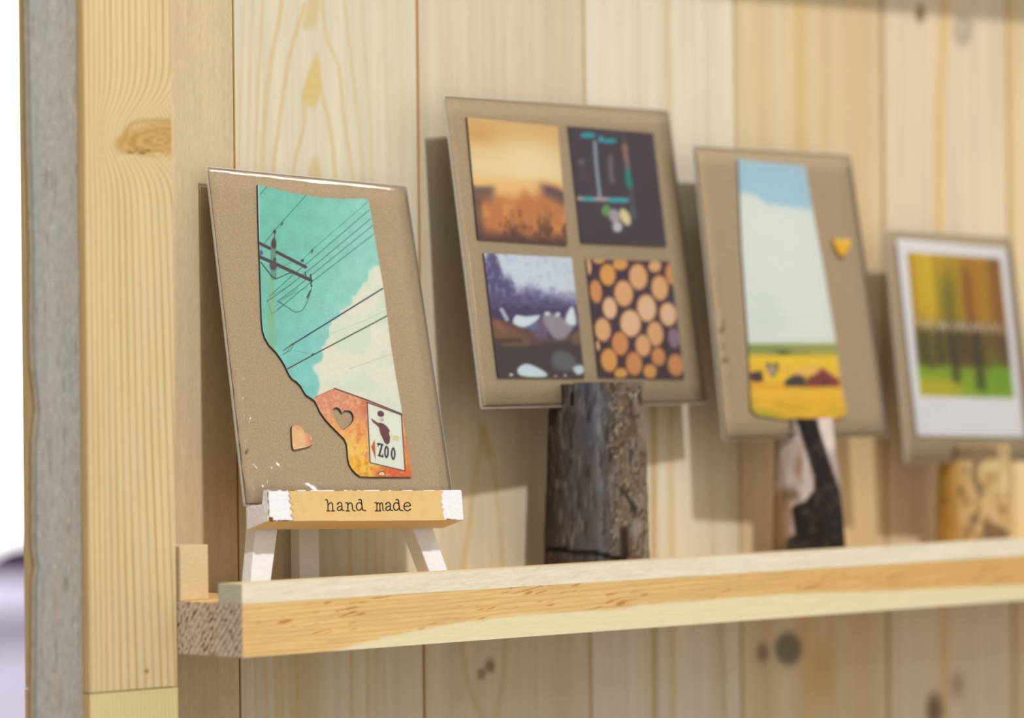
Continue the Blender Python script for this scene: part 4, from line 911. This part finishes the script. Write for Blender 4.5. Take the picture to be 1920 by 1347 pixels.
def bark3(x, y, P):
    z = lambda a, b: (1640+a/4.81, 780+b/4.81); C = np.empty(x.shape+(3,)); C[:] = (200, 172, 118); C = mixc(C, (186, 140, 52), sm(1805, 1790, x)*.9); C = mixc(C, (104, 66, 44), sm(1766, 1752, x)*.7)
    C = mixc(C, (222, 198, 156), sm(.5, .7, fbm(x/15, y/18, 350))*sm(1790, 1820, x)*.7); C = mixc(C, (120, 86, 50), sm(.55, .7, fbm(x/12, y/16, 354))*sm(1790, 1810, x)*.7)
    C = poly(C, x, y, smooth_poly([z(720, 300), z(880, 280), z(1090, 280), z(1110, 380), z(960, 420), z(930, 560), z(990, 650), z(960, 760), z(900, 640), z(870, 520), z(880, 420), z(780, 400)]), (82, 66, 62), 4, .85)
    C = ell(C, x, y, *z(780, 690), 7, 14, (112, 88, 44), .6, .8); C = ell(C, x, y, *z(620, 770), 7, 8, (130, 92, 40), .6, .8); C = ell(C, x, y, *z(895, 940), 9, 10, (92, 74, 66), .5, .9); C = poly(C, x, y, [z(980, 960), z(1060, 960), z(1200, 1030), z(1210, 1130), z(960, 1130)], (86, 54, 42), 4, .9)
    C = poly(C, x, y, [z(960, 700), z(1080, 600), z(1100, 500), z(1050, 480), z(960, 620)], (150, 112, 66), 5, .6); C = ell(C, x, y, *z(1170, 600), 7, 30, (228, 204, 168), .5, .8); C = ell(C, x, y, *z(1150, 850), 8, 9, (120, 84, 56), .6, .8)
    C = ell(C, x, y, *z(1060, 450), 14, 12, (220, 196, 150), .5, .8)
    return C*.62+np.array((186, 158, 112))*.38
log('short spotted yellow-brown log holding the card with the forest picture', 1826, 1824, 836, 50, 18.6, 19.2, 70.6, 48.2, bark3, 360)

# ------------------------------------------------------------------ unseen upper shelf, added to cast the shade at the top right
zs_ = 377.0
V, F, C = painted_box((0.2, 4, zs_), (SX1, WY-.2, zs_+T), {'*': (222, 190, 130)})
o = mesh('unseen_upper_shelf', V, F, M['shelf'], None, V3(300, 43, zs_), C); tag(o, kind='structure')

# ------------------------------------------------------------------ the room beyond, far out of focus at the left
def boxm(name, lo, hi, mat, parent=None, base=None, wd=0):
    lo = np.array(lo, float); hi = np.array(hi, float)
    q0 = [V3(lo[0], lo[1], lo[2]), V3(hi[0], lo[1], lo[2]), V3(hi[0], lo[1], hi[2]), V3(lo[0], lo[1], hi[2])]; q1 = [V3(p[0], hi[1], p[2]) for p in q0]
    v, f = hexa(q0, q1); o = mesh(name, v, f, mat, parent, base)
    if wd: bevel(o, wd, 3)
    return o
FZ = -1150.0
q = at_depth(30, 1093, 4300)
ct = thing('shop_counter', (q[0], q[1]+300, FZ), 'blurred pale lavender counter far behind the grey board', 'counter')
boxm('counter_body', (q[0]-900, q[1], FZ), (q[0]+700, q[1]+600, q[2]-35), M['lav'], ct)
boxm('counter_top', (q[0]-930, q[1]-30, q[2]-35), (q[0]+730, q[1]+630, q[2]), M['lav'], ct, wd=6)
def bag():
    c = at_depth(72, 1070, 4450); c = V3(c[0], c[1], q[2])
    n, m_ = 14, 32; v = []; rs = np.random.RandomState(3)
    for i in range(n):
        k = i/(n-1); z = 40*k; r = math.sqrt(max(0, 1-k**2.6))
        for j in range(m_):
            th = 2*math.pi*j/m_; v.append(c+V3(62*r*math.cos(th)*(1+.1*math.sin(3*th)), 45*r*math.sin(th), z))
    f = [[i*m_+j, i*m_+(j+1) % m_, (i+1)*m_+(j+1) % m_, (i+1)*m_+j] for i in range(n-1) for j in range(m_)]+[list(range(m_))[::-1]]
    o = mesh('cloth_bundle', np.array(v), f, M['bag'], None, c, None, True)
    tag(o, 'dark purple blurred bundle lying on the lavender counter', 'bundle')
bag()
wp = at_depth(30, 600, 6500)
wn = boxm('window_1', (wp[0]-1500, wp[1], FZ+300), (wp[0]+1300, wp[1]+30, 1700), M['daylight']); tag(wn, kind='structure')
fl = boxm('floor', (-3500, -3200, FZ-40), (6800, 8000, FZ), M['floor']); tag(fl, kind='structure')
# unseen fill light, added to brighten the counter
cl = bpy.data.lights.new('counter_fill', 'POINT'); cl.energy = 60; cl.shadow_soft_size = .1; cl.color = (.95, .95, 1)
clo = bpy.data.objects.new('counter_fill', cl); col.objects.link(clo); clo.location = Vector((q[0]-300, q[1]-900, q[2]+1300))*MM
